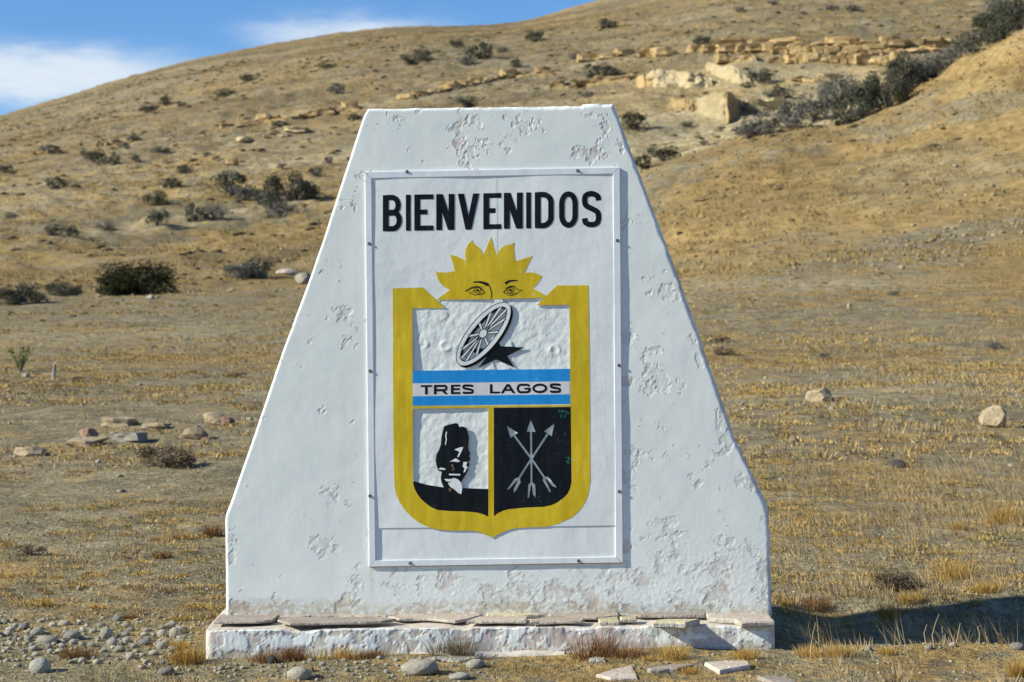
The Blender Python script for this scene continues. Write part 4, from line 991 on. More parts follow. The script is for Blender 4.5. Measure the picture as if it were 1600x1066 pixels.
# boulders and single stones, each described by where it lies
S = [
    ('boulder', 447, 431, 40, 15, 'rock', 'paleston', 'pale boulder beside the bushy grey shrub at the hill foot', 'boulder', 1),
    ('boulder', 474, 444, 36, 22, 'rock', 'paleston', 'cream boulder half hidden by the left slope of the monument', 'boulder', 2),
    ('boulder', 1279, 629, 54, 30, 'rock', 'tanston', 'cream angular boulder right of the monument with a short dark shadow', 'boulder', 3),
    ('boulder', 1558, 669, 48, 42, 'rock', 'tanston', 'upright cream boulder near the right edge of the picture', 'boulder', 4),
    ('stone', 1240, 692, 18, 13, 'rock', 'tanston', 'small tan stone in the grass below the angular boulder', 'stone', 0),
    ('stone', 1405, 731, 30, 14, 'cobble', 'darkston', 'dark grey rounded stone alone in the grass right of the monument', 'stone', 1),
    ('stone', 1327, 484, 8, 13, 'rock', 'tanston', 'tiny upright pale stone on the slope right of the monument', 'stone', 2),
    ('stone', 1110, 449, 10, 5, 'rock', 'paleston', 'tiny white stone beside the pale track', 'stone', 5),
    ('boulder', 334, 664, 44, 27, 'rock', 'tanston', 'tan boulder with a bright top, uppermost of the rock pile left of the monument', 'boulder', 5),
    ('boulder', 354, 665, 26, 17, 'rock', 'redston', 'brownish stone touching the right end of the tan boulder', 'boulder', 0),
    ('boulder', 302, 688, 46, 27, 'rock', 'tanston', 'brown rounded boulder below the tan boulder in the rock pile', 'boulder', 1),
    ('stone', 322, 689, 26, 8, 'rock', 'redston', 'low reddish stone at the foot of the brown rounded boulder', 'stone', 3),
    ('boulder', 136, 690, 36, 25, 'rock', 'redston', 'red pointed rock standing on a pale slab at left', 'boulder', 2),
    ('slab', 130, 698, 48, 13, 'block', 'tanston', 'pale flat slab under the red pointed rock', 'stone slab', 3),
    ('slab', 200, 691, 46, 14, 'block', 'paleston', 'pale flat slab between the red rock and the brown boulder', 'stone slab', 5),
    ('slab', 184, 667, 52, 14, 'block', 'tanston', 'long low tan slab behind the red pointed rock', 'stone slab', 1),
    ('slab', 240, 672, 40, 9, 'block', 'tanston', 'faint low tan slab left of the brown boulder', 'stone slab', 2),
    ('boulder', 40, 714, 62, 21, 'rock', 'tanston', 'low wide tan boulder with a white end at the far left', 'boulder', 3),
    ('stone', 235, 468, 14, 9, 'rock', 'cobble', 'small grey stone in front of the large dark shrub', 'stone', 4),
    ('stone', 36, 477, 16, 7, 'rock', 'paleston', 'small white stone under the long shrub at the far left', 'stone', 1),
    ('stone', 40, 590, 14, 8, 'rock', 'paleston', 'small pale stone under the green plant', 'stone', 4),
    ('stone', 1300, 640, 10, 5, 'rock', 'paleston', 'tiny pale stone just right of the angular boulder', 'stone', 0),
    ('stone', 60, 1053, 36, 26, 'cobble', 'cobble', 'pale grey round stone alone at the lower left corner', 'stone', 2),
    ('stone', 466, 1064, 40, 23, 'cobble', 'paleston', 'cream round stone at the bottom edge below the left part of the plinth', 'stone', 3),
    ('stone', 655, 1056, 60, 27, 'cobble', 'paleston', 'largest cream stone, lying in front of the plinth below the shield', 'stone', 4),
    ('stone', 743, 1046, 30, 16, 'cobble', 'paleston', 'medium cream stone right of the largest cream stone', 'stone', 5),
    ('stone', 555, 1029, 21, 11, 'cobble', 'paleston', 'small white stone close to the plinth, above the largest cream stone', 'stone', 0),
    ('stone', 423, 1038, 19, 14, 'cobble', 'darkston', 'small dark green grey stone in front of the plinth', 'stone', 1),
    ('stone', 484, 1052, 14, 10, 'cobble', 'redston', 'small brown stone touching the cream round stone', 'stone', 2),
    ('stone', 718, 1064, 34, 11, 'cobble', 'cobble', 'grey stone at the bottom edge under the medium cream stone', 'stone', 3),
    ('stone', 258, 1056, 26, 14, 'cobble', 'cobble', 'grey stone at the bottom edge left of the plinth', 'stone', 4),
    ('stone', 1358, 1019, 13, 9, 'cobble', 'cobble', 'small grey stone at the tip of the golden grass by the shadow', 'stone', 5),
    ('stone', 1452, 1016, 14, 9, 'cobble', 'paleston', 'small cream stone at the edge of the long shadow', 'stone', 1),
    ('stone', 1490, 1012, 13, 8, 'cobble', 'paleston', 'second small cream stone along the edge of the long shadow', 'stone', 2),
    ('stone', 1592, 1017, 24, 12, 'cobble', 'cobble', 'grey stone cut by the right edge below the shadow', 'stone', 3),
    ('stone', 111, 1000, 28, 16, 'cobble', 'cobble', 'dark grey streaked cobble on top of the cobble heap', 'stone', 0),
    ('stone', 70, 1008, 34, 15, 'cobble', 'paleston', 'broad pale cobble in the middle of the cobble heap', 'stone', 1),
    ('stone', 56, 994, 22, 12, 'cobble', 'cobble', 'blue grey cobble at the upper left of the cobble heap', 'stone', 2),
    ('stone', 164, 1000, 20, 22, 'cobble', 'cobble', 'upright grey cobble at the right end of the cobble heap', 'stone', 3),
    ('stone', 273, 998, 18, 20, 'cobble', 'paleston', 'upright cream cobble nearest the left end of the plinth', 'stone', 5),
    ('stone', 252, 996, 16, 13, 'cobble', 'paleston', 'tan cobble left of the upright cream cobble', 'stone', 4),
    ('stone', 225, 1010, 22, 12, 'cobble', 'cobble', 'grey cobble below the tan cobble', 'stone', 2),
    ('stone', 123, 924, 8, 10, 'cobble', 'paleston', 'tiny upright cream stone among the gravel left of the monument', 'stone', 3),
]
for (nm, u, v, w, h, kd, mt, lb, ct, sd) in S: stone(nm, u, v, w, h, kd, mt, lb, ct, seed=sd)
# the scattered cobbles left of the plinth
placed = [(s[1], s[2]) for s in S]
n = 0; tries = 0
while n < 150 and tries < 4000:
    tries += 1
    u = random.uniform(-10, 335) if random.random() < .72 else random.uniform(340, 760); v = random.gauss(1000, 13) if u < 340 else random.uniform(1030, 1062)
    if not 965 < v < 1064: continue
    w = random.uniform(6, 19) if u < 340 else random.uniform(5, 11)
    if any(abs(u - a) < (w + 10) * .55 and abs(v - b) < 6 for a, b in placed): continue
    p = hit(u, v)
    if -1.6 < p[0] < 1.4 and p[1] > -0.42: continue
    placed.append((u, v)); n += 1
    mt = random.choice(['cobble', 'cobble', 'cobble', 'paleston']); tone = 'cream' if mt == 'paleston' else 'grey'
    if u < 340:
        size = 'larger' if w > 14.5 else ('mid-sized' if w > 10 else 'little'); row = 'farther' if v < 1000 else 'nearer'
        place = 'by the left edge' if u < 60 else ('about the cobble heap' if u < 140 else ('between heap and plinth' if u < 230 else 'close to the plinth end'))
        lb = f'{size} {tone} river cobble {place}, in the {row} rows'; gp = 'river cobbles left of the plinth'
    else:
        size = 'bigger' if w > 8 else 'tiny'
        place = 'under the sign' if u > 560 else ('under the bare wall' if u > 450 else 'under the left wall end')
        lb = f'{size} {tone} pebble before the plinth {place}, ' + ('near it' if v < 1045 else 'at the bottom edge'); gp = 'pebbles in front of the plinth'
    stone('cobble', u, v, w, w * random.uniform(.5, .75), 'cobble', mt, lb, 'stone', gp, seed=random.randrange(6), p=p)

# fallen flagstones on the ground in front
for poly, th, mk, lb in (
        ([Z5(550, 572), Z5(640, 545), Z5(760, 525), Z5(790, 560), Z5(800, 588), Z5(640, 592)], .02, 'flag', 'pale brown flat slab half sunk in grass in front of the plinth'),
        ([Z5(820, 540), Z5(940, 520), Z5(1060, 514), Z5(1100, 520), Z5(1000, 540), Z5(840, 546)], .03, 'flag', 'narrow pink slab behind the grass tuft, nearest the plinth'),
        ([Z5(1118, 508), Z5(1240, 498), Z5(1372, 500), Z5(1392, 522), Z5(1205, 552)], .032, 'flag', 'pink pointed slab lying clear on the ground by the right end of the plinth'),
        ([Z5(1395, 578), Z5(1480, 574), Z5(1610, 592), Z5(1625, 608), Z5(1510, 618)], .03, 'flag', 'pink slab nearest the bottom edge, right of the pointed slab'),
        ([Z5(528, 484), Z5(560, 478), Z5(626, 482), Z5(626, 496), Z5(530, 498)], .03, 'paleston', 'small white painted fragment of stone under the reddish weed'),
        ([(645, 1027), (700, 1021), (760, 1024), (720, 1031)], .015, 'paleston', 'thin whitish mortar fragment before the footing')):
    w = [level(u, v, 0.03) for u, v in poly]
    cx = sum(p[0] for p in w) / len(w); cy = sum(p[1] for p in w) / len(w); g0 = float(H(np.array([cx]), np.array([cy]))[0])
    w = [level(u, v, g0 + th * 0.8) for u, v in poly]
    me, c = slab_mesh('fallen_slab', [(cx + (a - cx) * .88, cy + (b - cy) * .88) for a, b in w], g0 + th * 0.55, th * 1.1, (0, 0.03), 0.004, int(poly[0][0]))
    tag(link_mesh('fallen_slab', me, M[mk], None, c), lb, 'stone slab', 'broken slabs lying before the plinth')

# ------------------------------------------------------------------ outcrops: ledges of separate blocks
def ledge(path, blk, hpx, mat, label, wj=0.3, hj=0.28, skip=0.06, depth=1.2, seed=0, kind='block', name='rock_ledge'):
    """a bed of separate, touching blocks let into the slope along a smooth line"""
    rnd = random.Random(seed); us = [p[0] for p in path]; vs = [p[1] for p in path]; n = max(5, int((us[-1] - us[0]) / 6))
    uu = np.linspace(us[0], us[-1], n); Yd = np.array([hit(a, b)[1] - CAM[1] for a, b in zip(uu, np.interp(uu, us, vs))]); w = min(n // 2 * 2 - 1, 15)
    Yd = np.convolve(np.pad(Yd, w // 2, 'edge'), np.ones(w) / w, 'valid')
    def at(u, v):
        d = ray(u, v); t = np.interp(u, uu, Yd) / d[1]; return CAM + t * d
    base = at(uu[n // 2], float(np.interp(uu[n // 2], us, vs))); root = empty(name, base, label, 'rock outcrop', 'sandstone outcrops on the hill'); u = us[0]; cols = variants(kind, mat) * 5 + variants('rock', mat)
    while u < us[-1]:
        w = blk * rnd.uniform(1 - wj, 1 + wj * 1.4); h = hpx * rnd.uniform(1 - hj, 1 + hj)
        if rnd.random() > skip:
            p = at(u + w / 2, float(np.interp(u + w / 2, us, vs)) + rnd.uniform(-1, 1)); k = pxsize(p)
            o = link_mesh('rock', rnd.choice(cols), None, root, (p[0] - base[0], p[1] - base[1] + w * k * .3, p[2] - base[2] - h * k * .04))
            o.scale = (w * k * 1.16, w * k * depth, h * k * 1.4); o.rotation_euler = (rnd.uniform(-.08, .08), rnd.uniform(-.06, .06), rnd.uniform(-.2, .2))
        u += w * rnd.uniform(.9, 1.02)
    return root
ledge([(1000, 90), (1080, 84), (1165, 80)], 30, 9, 'sandstone', 'left end of the upper sandstone ledge on the right hill, long flat blocks', seed=1)
ledge([(1120, 75), (1160, 72), (1240, 70)], 34, 8, 'sandstone', 'left half of the topmost bed of sandstone blocks on the right hill', seed=2, skip=.02)
ledge([(1240, 71), (1300, 72), (1390, 74)], 30, 10, 'sandstone', 'middle of the topmost bed of sandstone blocks on the right hill', seed=3, skip=.0)
ledge([(1390, 75), (1430, 75), (1480, 68)], 32, 11, 'sandstone', 'right end of the topmost bed of blocks beside the gully bushes', seed=4, skip=.0)
ledge([(1300, 83), (1390, 85), (1460, 80)], 34, 9, 'sandstone', 'thin bed right under the right end of the topmost bed', seed=8, skip=.0)
ledge([(1150, 82), (1200, 82), (1300, 86), (1380, 88)], 18, 10, 'sandstone', 'second row of darker blocks just under the topmost bed', seed=5, skip=.12)
ledge([(1120, 98), (1180, 97), (1230, 98)], 18, 8, 'sandstone', 'left half of the lower sandstone bed, small blocks', seed=6, skip=.1)
ledge([(1230, 98), (1310, 100), (1405, 101)], 17, 12, 'sandstone', 'right half of the lower sandstone bed, square blocks in a row', seed=7, skip=.02)
def cliff(path, hs, mat, label, seed, ridge=7.0, turn=0.0):
    """an eroded sandstone face let into the slope: buttresses, ledges and a broken top edge; path = foot, hs = heights, in photo pixels"""
    us = np.array([p[0] for p in path], float); vs = np.array([p[1] for p in path], float)
    n = max(40, int((us[-1] - us[0]) / 2.5)); uu = np.linspace(us[0], us[-1], n); vv = np.interp(uu, us, vs); hh = np.interp(uu, us, np.array(hs, float))
    foot = np.array([hit(a, b) for a, b in zip(uu, vv)]); kk = pxsize(foot[n // 2]); foot[:, 1] = np.convolve(np.pad(foot[:, 1], 4, 'edge'), np.ones(9) / 9, 'valid')
    foot[:, 1] += turn * np.linspace(-.5, .5, n) * (us[-1] - us[0]) * kk; asp = (us[-1] - us[0]) / hh.max(); base = foot[n // 2]; m = 20; t = np.linspace(-.2, 1.0, m); s = np.linspace(0, 1, n)
    Sx, Ty = np.meshgrid(s, t); L = (us[-1] - us[0]) * kk
    nz = fbm(Sx * asp * 1.1 + seed * 3.1, Ty * 1.3 + seed, 4, 600 + seed, .55); rid = np.abs(fbm(Sx * asp * 1.6 + seed, Ty * 1.0, 3, 640 + seed) - .5)
    hgt = (hh * kk)[None] * (0.86 + 0.4 * (fbm(s * ridge * 1.2 + seed, s * 0, 3, 620 + seed) - .5))[None]
    D = .35 * (hh.max() * kk)
    yy = foot[None, :, 1] + Ty * D * .8 + (nz - .5) * D * 2.1 + rid * D * .8 + (fbm(Sx * asp * 5, Ty * 5, 3, 680 + seed) - .5) * D * .5 - np.floor(Ty * 3.2) / 3.2 * D * -.5
    xx = foot[None, :, 0] + (fbm(Sx * 11, Ty * 4, 3, 660 + seed) - .5) * L * .05
    zz = foot[None, :, 2] + Ty * hgt
    last = np.stack([xx[-1], yy[-1] + D * 1.6, zz[-1] - .35 * hgt[0]], -1)[None]; G = np.concatenate([np.stack([xx, yy, zz], -1), last])
    # the ends turn back into the slope
    e0 = G[:, :1].copy(); e0[..., 1] += D * 2.2; e1 = G[:, -1:].copy(); e1[..., 1] += D * 2.2; G = np.concatenate([e0, G, e1], 1)
    nr, nc = G.shape[:2]; idx = np.arange(nr * nc).reshape(nr, nc)
    f = np.stack([idx[:-1, :-1], idx[:-1, 1:], idx[1:, 1:], idx[1:, :-1]], -1).reshape(-1, 4)
    tag(link_mesh('sandstone_cliff', array_mesh('sandstone_cliff', G.reshape(-1, 3) - base, f), M[mat], None, tuple(base)), label, 'rock outcrop', 'sandstone outcrops on the hill')
cliff([(1235, 128), (1300, 129)], [5, 6], 'sandstone', 'thin bed just above the gully shrubs', 43, 6)
cliff([(345, 208), (400, 196), (455, 188), (560, 172)], [5, 7, 7, 6], 'sandstone', 'low worn bed along the pale rock band on the left hillside', 44, 16)
cliff([(640, 156), (700, 143), (800, 122), (865, 118)], [5, 6, 6, 4], 'sandstone', 'low worn bed behind the long sandstone rib above the monument', 45, 16)
cliff([(862, 141), (985, 129)], [5, 7], 'sandstone', 'low bed under the wide dark shrub left of the cream rock face', 46, 8)
cliff([(996, 138), (1026, 138)], [24, 26], 'sandstone', 'tan bluff at the left end of the cream rock face', 8, 3)
cliff([(1012, 138), (1060, 138), (1116, 135)], [30, 40, 16], 'cliff', 'large cream rock face behind the top right of the monument', 9, 5)
cliff([(1106, 112), (1140, 128), (1176, 134)], [18, 34, 14], 'cliff', 'sloping cream rock left of the round gully shrub', 11, 4)
cliff([(1050, 168), (1098, 178)], [18, 28], 'sandstone', 'low tan rock left of the bright cliff block', 12, 4)
cliff([(1084, 178), (1112, 187), (1135, 186)], [30, 46, 46], 'cliff', 'bright cream cliff block with a shaded right side', 13, 3, -1.1)
cliff([(1133, 187), (1172, 180)], [46, 28], 'sandstone', 'brown shaded block right of the bright cliff block', 14, 3, 2.2)
ledge([(1166, 176), (1205, 172)], 22, 18, 'cliff', 'pale flat rock between cliff block and gully shrubs', seed=15, skip=0)
ledge([(1240, 126), (1300, 126)], 24, 6, 'sandstone', 'thin tan step above the gully shrubs', seed=16)
ledge([(690, 140), (740, 132), (800, 118), (860, 116)], 20, 7, 'sandstone', 'long low sandstone rib above the top of the monument', seed=17, skip=.25)
ledge([(860, 138), (910, 134), (960, 130), (985, 126)], 24, 8, 'sandstone', 'flat tan rock step left of the cream rock face', seed=18, skip=.15)
ledge([(905, 98), (945, 92), (980, 86)], 18, 8, 'sandstone', 'small tan rock rib above the flat rock step', seed=19, skip=.2)
ledge([(622, 160), (660, 150), (700, 140)], 18, 7, 'sandstone', 'low rock rib above the left top corner of the monument', seed=20, skip=.25)
ledge([(345, 204), (400, 192), (450, 184)], 20, 7, 'sandstone', 'left part of the pale rock band on the left hillside', seed=21, skip=.25)
ledge([(450, 188), (500, 180), (560, 168)], 20, 8, 'sandstone', 'right part of the pale rock band on the left hillside', seed=22, skip=.2)
ledge([(366, 226), (386, 222)], 20, 9, 'cliff', 'cream rock patch below the pale rock band', seed=23, skip=0)
ledge([(414, 220), (440, 213), (462, 206)], 26, 7, 'cliff', 'slanting cream rock streak below the pale rock band', seed=24, skip=0)
ledge([(150, 232), (175, 226)], 9, 6, 'sandstone', 'few small pale rocks above the pair of dark shrubs at left', seed=25)
ledge([(52, 240), (90, 240)], 10, 5, 'sandstone', 'few small pale rocks under a flat shrub at the far left', seed=26)
ledge([(355, 262), (372, 254)], 12, 8, 'sandstone', 'small orange rocks above the paired shrubs left of the monument', seed=27)

# ------------------------------------------------------------------ shrubs
def shrub_mesh(seed, leaves, lobes, leaf, hgt=0.62, upright=0.0):
    """foliage in a unit-wide dome: leaf-sized faces in loose clumps; and stems"""
    r = np.random.default_rng(seed)
    a0 = r.uniform(0, 2 * np.pi, lobes); q0 = np.sqrt(r.uniform(0, 1, lobes)) * .37
    C = np.stack([np.cos(a0) * q0, np.sin(a0) * q0 * .9, r.uniform(.0, 1, lobes) ** .8 * hgt * .75 * np.sqrt(np.maximum(0.05, 1 - (q0 / .46) ** 2))], -1)
    rad = r.uniform(.07, .20, lobes)
    li = r.integers(0, lobes, leaves); d = r.normal(size=(leaves, 3)); d /= np.linalg.norm(d, axis=1)[:, None]
    rr = rad[li] * r.uniform(.35, 1.12, leaves) ** 0.6
    P = C[li] + d * rr[:, None] * np.array([1.1, 1.0, .85]); P[:, 2] = np.where(P[:, 2] < -.03, -P[:, 2] * .6, P[:, 2]) * (hgt / max(.3, np.percentile(np.abs(P[:, 2]), 99)))
    a = r.normal(size=(leaves, 3)); a[:, 2] += upright; a /= np.linalg.norm(a, axis=1)[:, None]
    b = np.cross(a, r.normal(size=(leaves, 3))); b /= np.linalg.norm(b, axis=1)[:, None]
    s = leaf * r.uniform(.6, 1.4, leaves)[:, None]
    V = np.stack([P - a * s, P + b * s * .42, P + a * s, P - b * s * .42], 1).reshape(-1, 3)
    f = np.arange(leaves * 4).reshape(-1, 4)
    return array_mesh('foliage', V, f)

def stem_mesh(seed, n=20, hgt=0.6):
    r = random.Random(seed); V = []; Fc = []
    for _ in range(n):
        a = r.uniform(0, 6.28); L = r.uniform(.15, .50); p0 = Vector((r.uniform(-.06, .06), r.uniform(-.05, .05), -0.04)); p1 = Vector((math.cos(a) * L * .5, math.sin(a) * L * .4, hgt * .45)); p2 = Vector((math.cos(a) * L, math.sin(a) * L * .8, hgt * r.uniform(.55, 1.05) * (1 - .5 * L)))
        rings = []
        for p, w in ((p0, .013), (p1, .008), (p2, .003)):
            rings.append(len(V))
            for k in range(4): V.append((p.x + w * math.cos(k * 1.57), p.y + w * math.sin(k * 1.57), p.z))
        for q in range(2):
            for k in range(4): Fc.append((rings[q] + k, rings[q] + (k + 1) % 4, rings[q + 1] + (k + 1) % 4, rings[q + 1] + k))
    return array_mesh('stems', V, Fc)

SMALL = [shrub_mesh(400 + i, 1250, 15 + i % 4, .036, .6) for i in range(5)]
LARGE = [shrub_mesh(420 + i, 5600, 26, .021, .58) for i in range(4)]
STEMS = [stem_mesh(440 + i) for i in range(4)]
for me in STEMS: me.materials.append(M['twig'])
_sh = {}
def shrub(u, v, w, h, mat, label, group='shrubs on the hillside', i=0, name='shrub', p=None, cat='shrub'):
    if p is None: p = hit(u, v)
    k = pxsize(p); big = w > 62
    key = (big, i % (4 if big else 5), mat)
    if key not in _sh:
        me = (LARGE if big else SMALL)[key[1]].copy(); me.materials.clear(); me.materials.append(M[mat]); _sh[key] = me
    root = empty(name, p, label, cat, group, random.uniform(-.5, .5) + (math.pi if i % 2 else 0))
    W = w * k * 1.2; Hh = h * k / .60 * 0.95
    root.scale = (W, W * .9, Hh)
    f = link_mesh('foliage', _sh[key], None, root); st = link_mesh('stems', STEMS[i % 4], None, root)
    return root

SH = [
    (387, 128, 26, 12, 'shrub', 'small dark shrub nearest the ridge above the left hillside'),
    (353, 152, 30, 14, 'shrub', 'small dark shrub below and left of the one nearest the ridge'),
    (258, 164, 22, 14, 'shrub', 'small round shrub, upper of a touching pair high on the left hillside'),
    (233, 176, 32, 12, 'shrub', 'flat shrub, lower of a touching pair high on the left hillside'),
    (283, 166, 16, 8, 'greyshrub', 'tiny grey shrub right of the high touching pair'),
    (208, 220, 22, 10, 'greyshrub', 'small flat shrub above the row of mid-slope shrubs on the left'),
    (194, 231, 22, 9, 'greyshrub', 'small flat shrub just above the dark round shrub on the left slope'),
    (79, 239, 38, 13, 'greyshrub', 'flat grey shrub above pale rocks near the left edge'),
    (145, 254, 40, 20, 'shrub', 'dark round shrub left of two smaller ones on the left slope'),
    (179, 256, 22, 14, 'shrub', 'small dark shrub right beside the dark round shrub'),
    (212, 253, 16, 12, 'shrub', 'smallest of three dark shrubs in a row on the left slope'),
    (250, 238, 34, 9, 'greyshrub', 'long flat grey shrub slanting up the left slope'),
    (287, 271, 30, 14, 'shrub', 'flat dark shrub alone mid-slope on the left'),
    (8, 270, 26, 13, 'shrub', 'dark shrub cut by the left edge at mid-slope'),
    (88, 297, 38, 20, 'shrub', 'dark domed shrub below the flat grey shrub near the left edge'),
    (268, 294, 32, 19, 'shrub', 'dark shrub above a similar larger one, left of the big grey shrubs'),
    (245, 321, 44, 24, 'shrub', 'dark wide shrub below a smaller twin, left of the big grey shrubs'),
    (362, 304, 62, 40, 'shrub', 'big dark shrub, upper left of the large pair left of the monument'),
    (380, 313, 52, 24, 'greyshrub', 'lower grey shrub touching the big dark shrub'),
    (455, 314, 76, 46, 'shrub', 'biggest hillside shrub, next to the left slope of the monument'),
    (425, 328, 50, 36, 'shrub', 'shrub at the lower left of the biggest hillside shrub'),
    (440, 340, 46, 24, 'greyshrub', 'lowest grey shrub under the biggest hillside shrub'),
    (492, 275, 30, 14, 'greyshrub', 'small grey shrub above the biggest hillside shrub'),
    (247, 353, 36, 27, 'shrub', 'round shrub at the left of the lowest row on the hillside'),
    (304, 347, 32, 30, 'shrub', 'tall round shrub in the lowest row on the hillside'),
    (336, 342, 38, 22, 'greyshrub', 'shrub right beside the tall round shrub'),
    (166, 360, 32, 13, 'greyshrub', 'flat grey shrub left of the lowest row of shrubs'),
    (82, 369, 30, 17, 'shrub', 'left one of two joined dark shrubs low at the left'),
    (108, 370, 32, 18, 'shrub', 'right one of two joined dark shrubs low at the left'),
    (527, 146, 30, 16, 'greyshrub', 'grey shrub just left of the top left corner of the monument'),
    (511, 107, 28, 8, 'shrub', 'flat shrub close under the ridge left of the monument top'),
    (17, 341, 20, 9, 'greyshrub', 'tiny grey shrub near the left edge above the hill foot'),
    (513, 257, 18, 12, 'greyshrub', 'small shrub touching the left slope of the monument'),
    (441, 265, 16, 10, 'greyshrub', 'tiny shrub below the slanting cream rock streak'),
    (437, 199, 28, 11, 'shrub', 'flat shrub within the pale rock band'),
    (553, 189, 22, 11, 'shrub', 'small shrub at the right end of the pale rock band'),
    (640, 102, 30, 17, 'shrub', 'left of two joined dark shrubs above the left end of the monument top'),
    (662, 96, 34, 20, 'shrub', 'right of two joined dark shrubs above the left end of the monument top'),
    (713, 76, 24, 14, 'shrub', 'small dark shrub near the skyline above the monument'),
    (750, 92, 44, 26, 'shrub', 'wide shrub below the skyline above the middle of the monument'),
    (730, 102, 30, 16, 'greyshrub', 'grey shrub at the lower left of the wide shrub under the skyline'),
    (785, 82, 18, 10, 'greyshrub', 'tiny grey shrub right of the wide shrub under the skyline'),
    (806, 106, 22, 14, 'shrub', 'small dark shrub above the long low sandstone rib'),
    (836, 66, 30, 19, 'shrub', 'shrub on the skyline shoulder above the monument'),
    (950, 44, 30, 15, 'shrub', 'shrub high on the slope above the flat rock step'),
    (940, 124, 56, 24, 'shrub', 'wide dark shrub growing on the flat rock step'),
    (728, 167, 32, 18, 'shrub', 'dark shrub peeping over the top edge of the monument'),
    (990, 203, 50, 30, 'darkshrub', 'very dark shrub beside the top right corner of the monument'),
    (1036, 250, 52, 22, 'darkshrub', 'flat very dark shrub right of the upper right slope of the monument'),
    (1004, 263, 30, 21, 'darkshrub', 'very dark shrub touching the upper right slope of the monument'),
    (920, 153, 28, 11, 'greyshrub', 'low grey shrub between the flat rock step and the monument top'),
    (900, 92, 20, 10, 'greyshrub', 'tiny grey shrub by the small tan rock rib'),
    (716, 134, 20, 11, 'greyshrub', 'tiny shrub on the low rock rib'),
    (1097, 70, 30, 14, 'shrub', 'dark shrub on the upper sandstone ledge'),
    (1300, 17, 24, 9, 'greyshrub', 'left of two flat shrubs near the top edge above the ledges'),
    (1332, 17, 26, 9, 'greyshrub', 'right of two flat shrubs near the top edge above the ledges'),
    (1207, 8, 18, 8, 'greyshrub', 'tiny grey shrub at the top edge of the picture'),
    (1156, 19, 20, 8, 'greyshrub', 'flat tiny shrub near the top edge left of the others'),
    (1186, 130, 38, 22, 'shrub', 'round shrub among the cream rocks'),
    (1166, 139, 18, 10, 'shrub', 'tiny shrub below the round shrub among the cream rocks'),
    (1217, 157, 46, 22, 'shrub', 'flat green shrub above the lower end of the gully thicket'),
    (1075, 199, 20, 9, 'shrub', 'small dark shrub under the bright cliff block'),
    (1100, 228, 18, 8, 'greyshrub', 'tiny grey shrub below the cliff block near the gully end'),
]
for i, (u, v, w, h, mt, lb) in enumerate(SH): shrub(u, v, w, h, mt, lb, i=i)
GU = [
    (1170, 216, 46, 28, 'greyshrub', 'lowest grey shrub at the left end of the gully thicket'),
    (1202, 209, 52, 36, 'greyshrub', 'second shrub from the low end of the gully thicket'),
    (1236, 200, 58, 44, 'greyshrub', 'grey twiggy shrub in the lower gully thicket'),
    (1272, 190, 60, 44, 'greyshrub', 'third grey shrub of the lower gully thicket, pale twigs'),
    (1322, 194, 50, 34, 'shrub', 'green shrub at the front edge of the gully thicket'),
    (1312, 170, 66, 52, 'greyshrub', 'broad grey shrub in the middle of the gully thicket'),
    (1352, 180, 66, 62, 'shrub', 'tall dark green shrub in the middle of the gully thicket'),
    (1388, 168, 66, 60, 'shrub', 'tall dark shrub right of the middle one in the gully thicket'),
    (1412, 150, 74, 66, 'shrub', 'tallest shrub of the gully thicket'),
    (1452, 126, 66, 44, 'greyshrub', 'grey shrub at the upper end of the main gully thicket'),
    (1488, 98, 44, 28, 'greyshrub', 'small grey shrub between the two halves of the gully thicket'),
    (1516, 82, 48, 34, 'shrub', 'small dark shrub at the foot of the upper right thicket'),
    (1546, 66, 66, 52, 'shrub', 'large green shrub in the upper right thicket'),
    (1586, 48, 70, 56, 'shrub', 'large shrub cut by the right edge in the upper right thicket'),
    (1566, 30, 56, 36, 'greyshrub', 'grey shrub at the top of the upper right thicket'),
]
for i, (u, v, w, h, mt, lb) in enumerate(GU): shrub(u, v, w, h, mt, lb, 'gully thicket shrubs', i=i)
shrub(185, 460, 96, 36, 'darkshrub', 'left end of the large dark green shrub mass at the hill foot', i=0)
shrub(222, 460, 126, 52, 'darkshrub', 'largest dark green shrub at the hill foot on the left', i=1)
shrub(30, 476, 84, 34, 'shrub', 'left long shrub at the hill foot, cut by the left edge', i=2)
shrub(98, 463, 64, 24, 'shrub', 'lower shrub between the left edge and the largest dark shrub', i=3)
shrub(382, 434, 66, 26, 'greyshrub', 'left half of the bushy grey shrub beside the pale boulder', i=2)
shrub(408, 433, 46, 34, 'shrub', 'bushy grey shrub right next to the pale boulder', i=1)
shrub(258, 729, 92, 36, 'dryshrub', 'dome-shaped dry brown bush in front of the rock pile', 'bushes on the plain', i=3)
shrub(1395, 920, 84, 30, 'dryshrub', 'low dark dry bush in the grass right of the monument', 'bushes on the plain', i=0)
shrub(48, 868, 48, 18, 'dryshrub', 'small dark dry bush near the left edge of the plain', 'bushes on the plain', i=1)
shrub(1288, 560, 20, 9, 'greyshrub', 'small grey bush above the angular boulder', 'bushes on the plain', i=2)
shrub(1130, 556, 34, 14, 'dryshrub', 'low grey bush just right of the monument slope', 'bushes on the plain', i=4)
shrub(1126, 536, 30, 11, 'dryshrub', 'second low bush behind the one by the monument slope', 'bushes on the plain', i=3)
shrub(1397, 462, 20, 8, 'greyshrub', 'small dark bush by the pale track', 'bushes on the plain', i=1)
shrub(1554, 546, 28, 11, 'greyshrub', 'low dark bush near the right edge above the upright boulder', 'bushes on the plain', i=0)
shrub(121, 597, 20, 9, 'dryshrub', 'small dark bush right of the wooden post', 'bushes on the plain', i=2)
shrub(370, 590, 34, 9, 'dryshrub', 'low dark bush left of the monument', 'bushes on the plain', i=3)

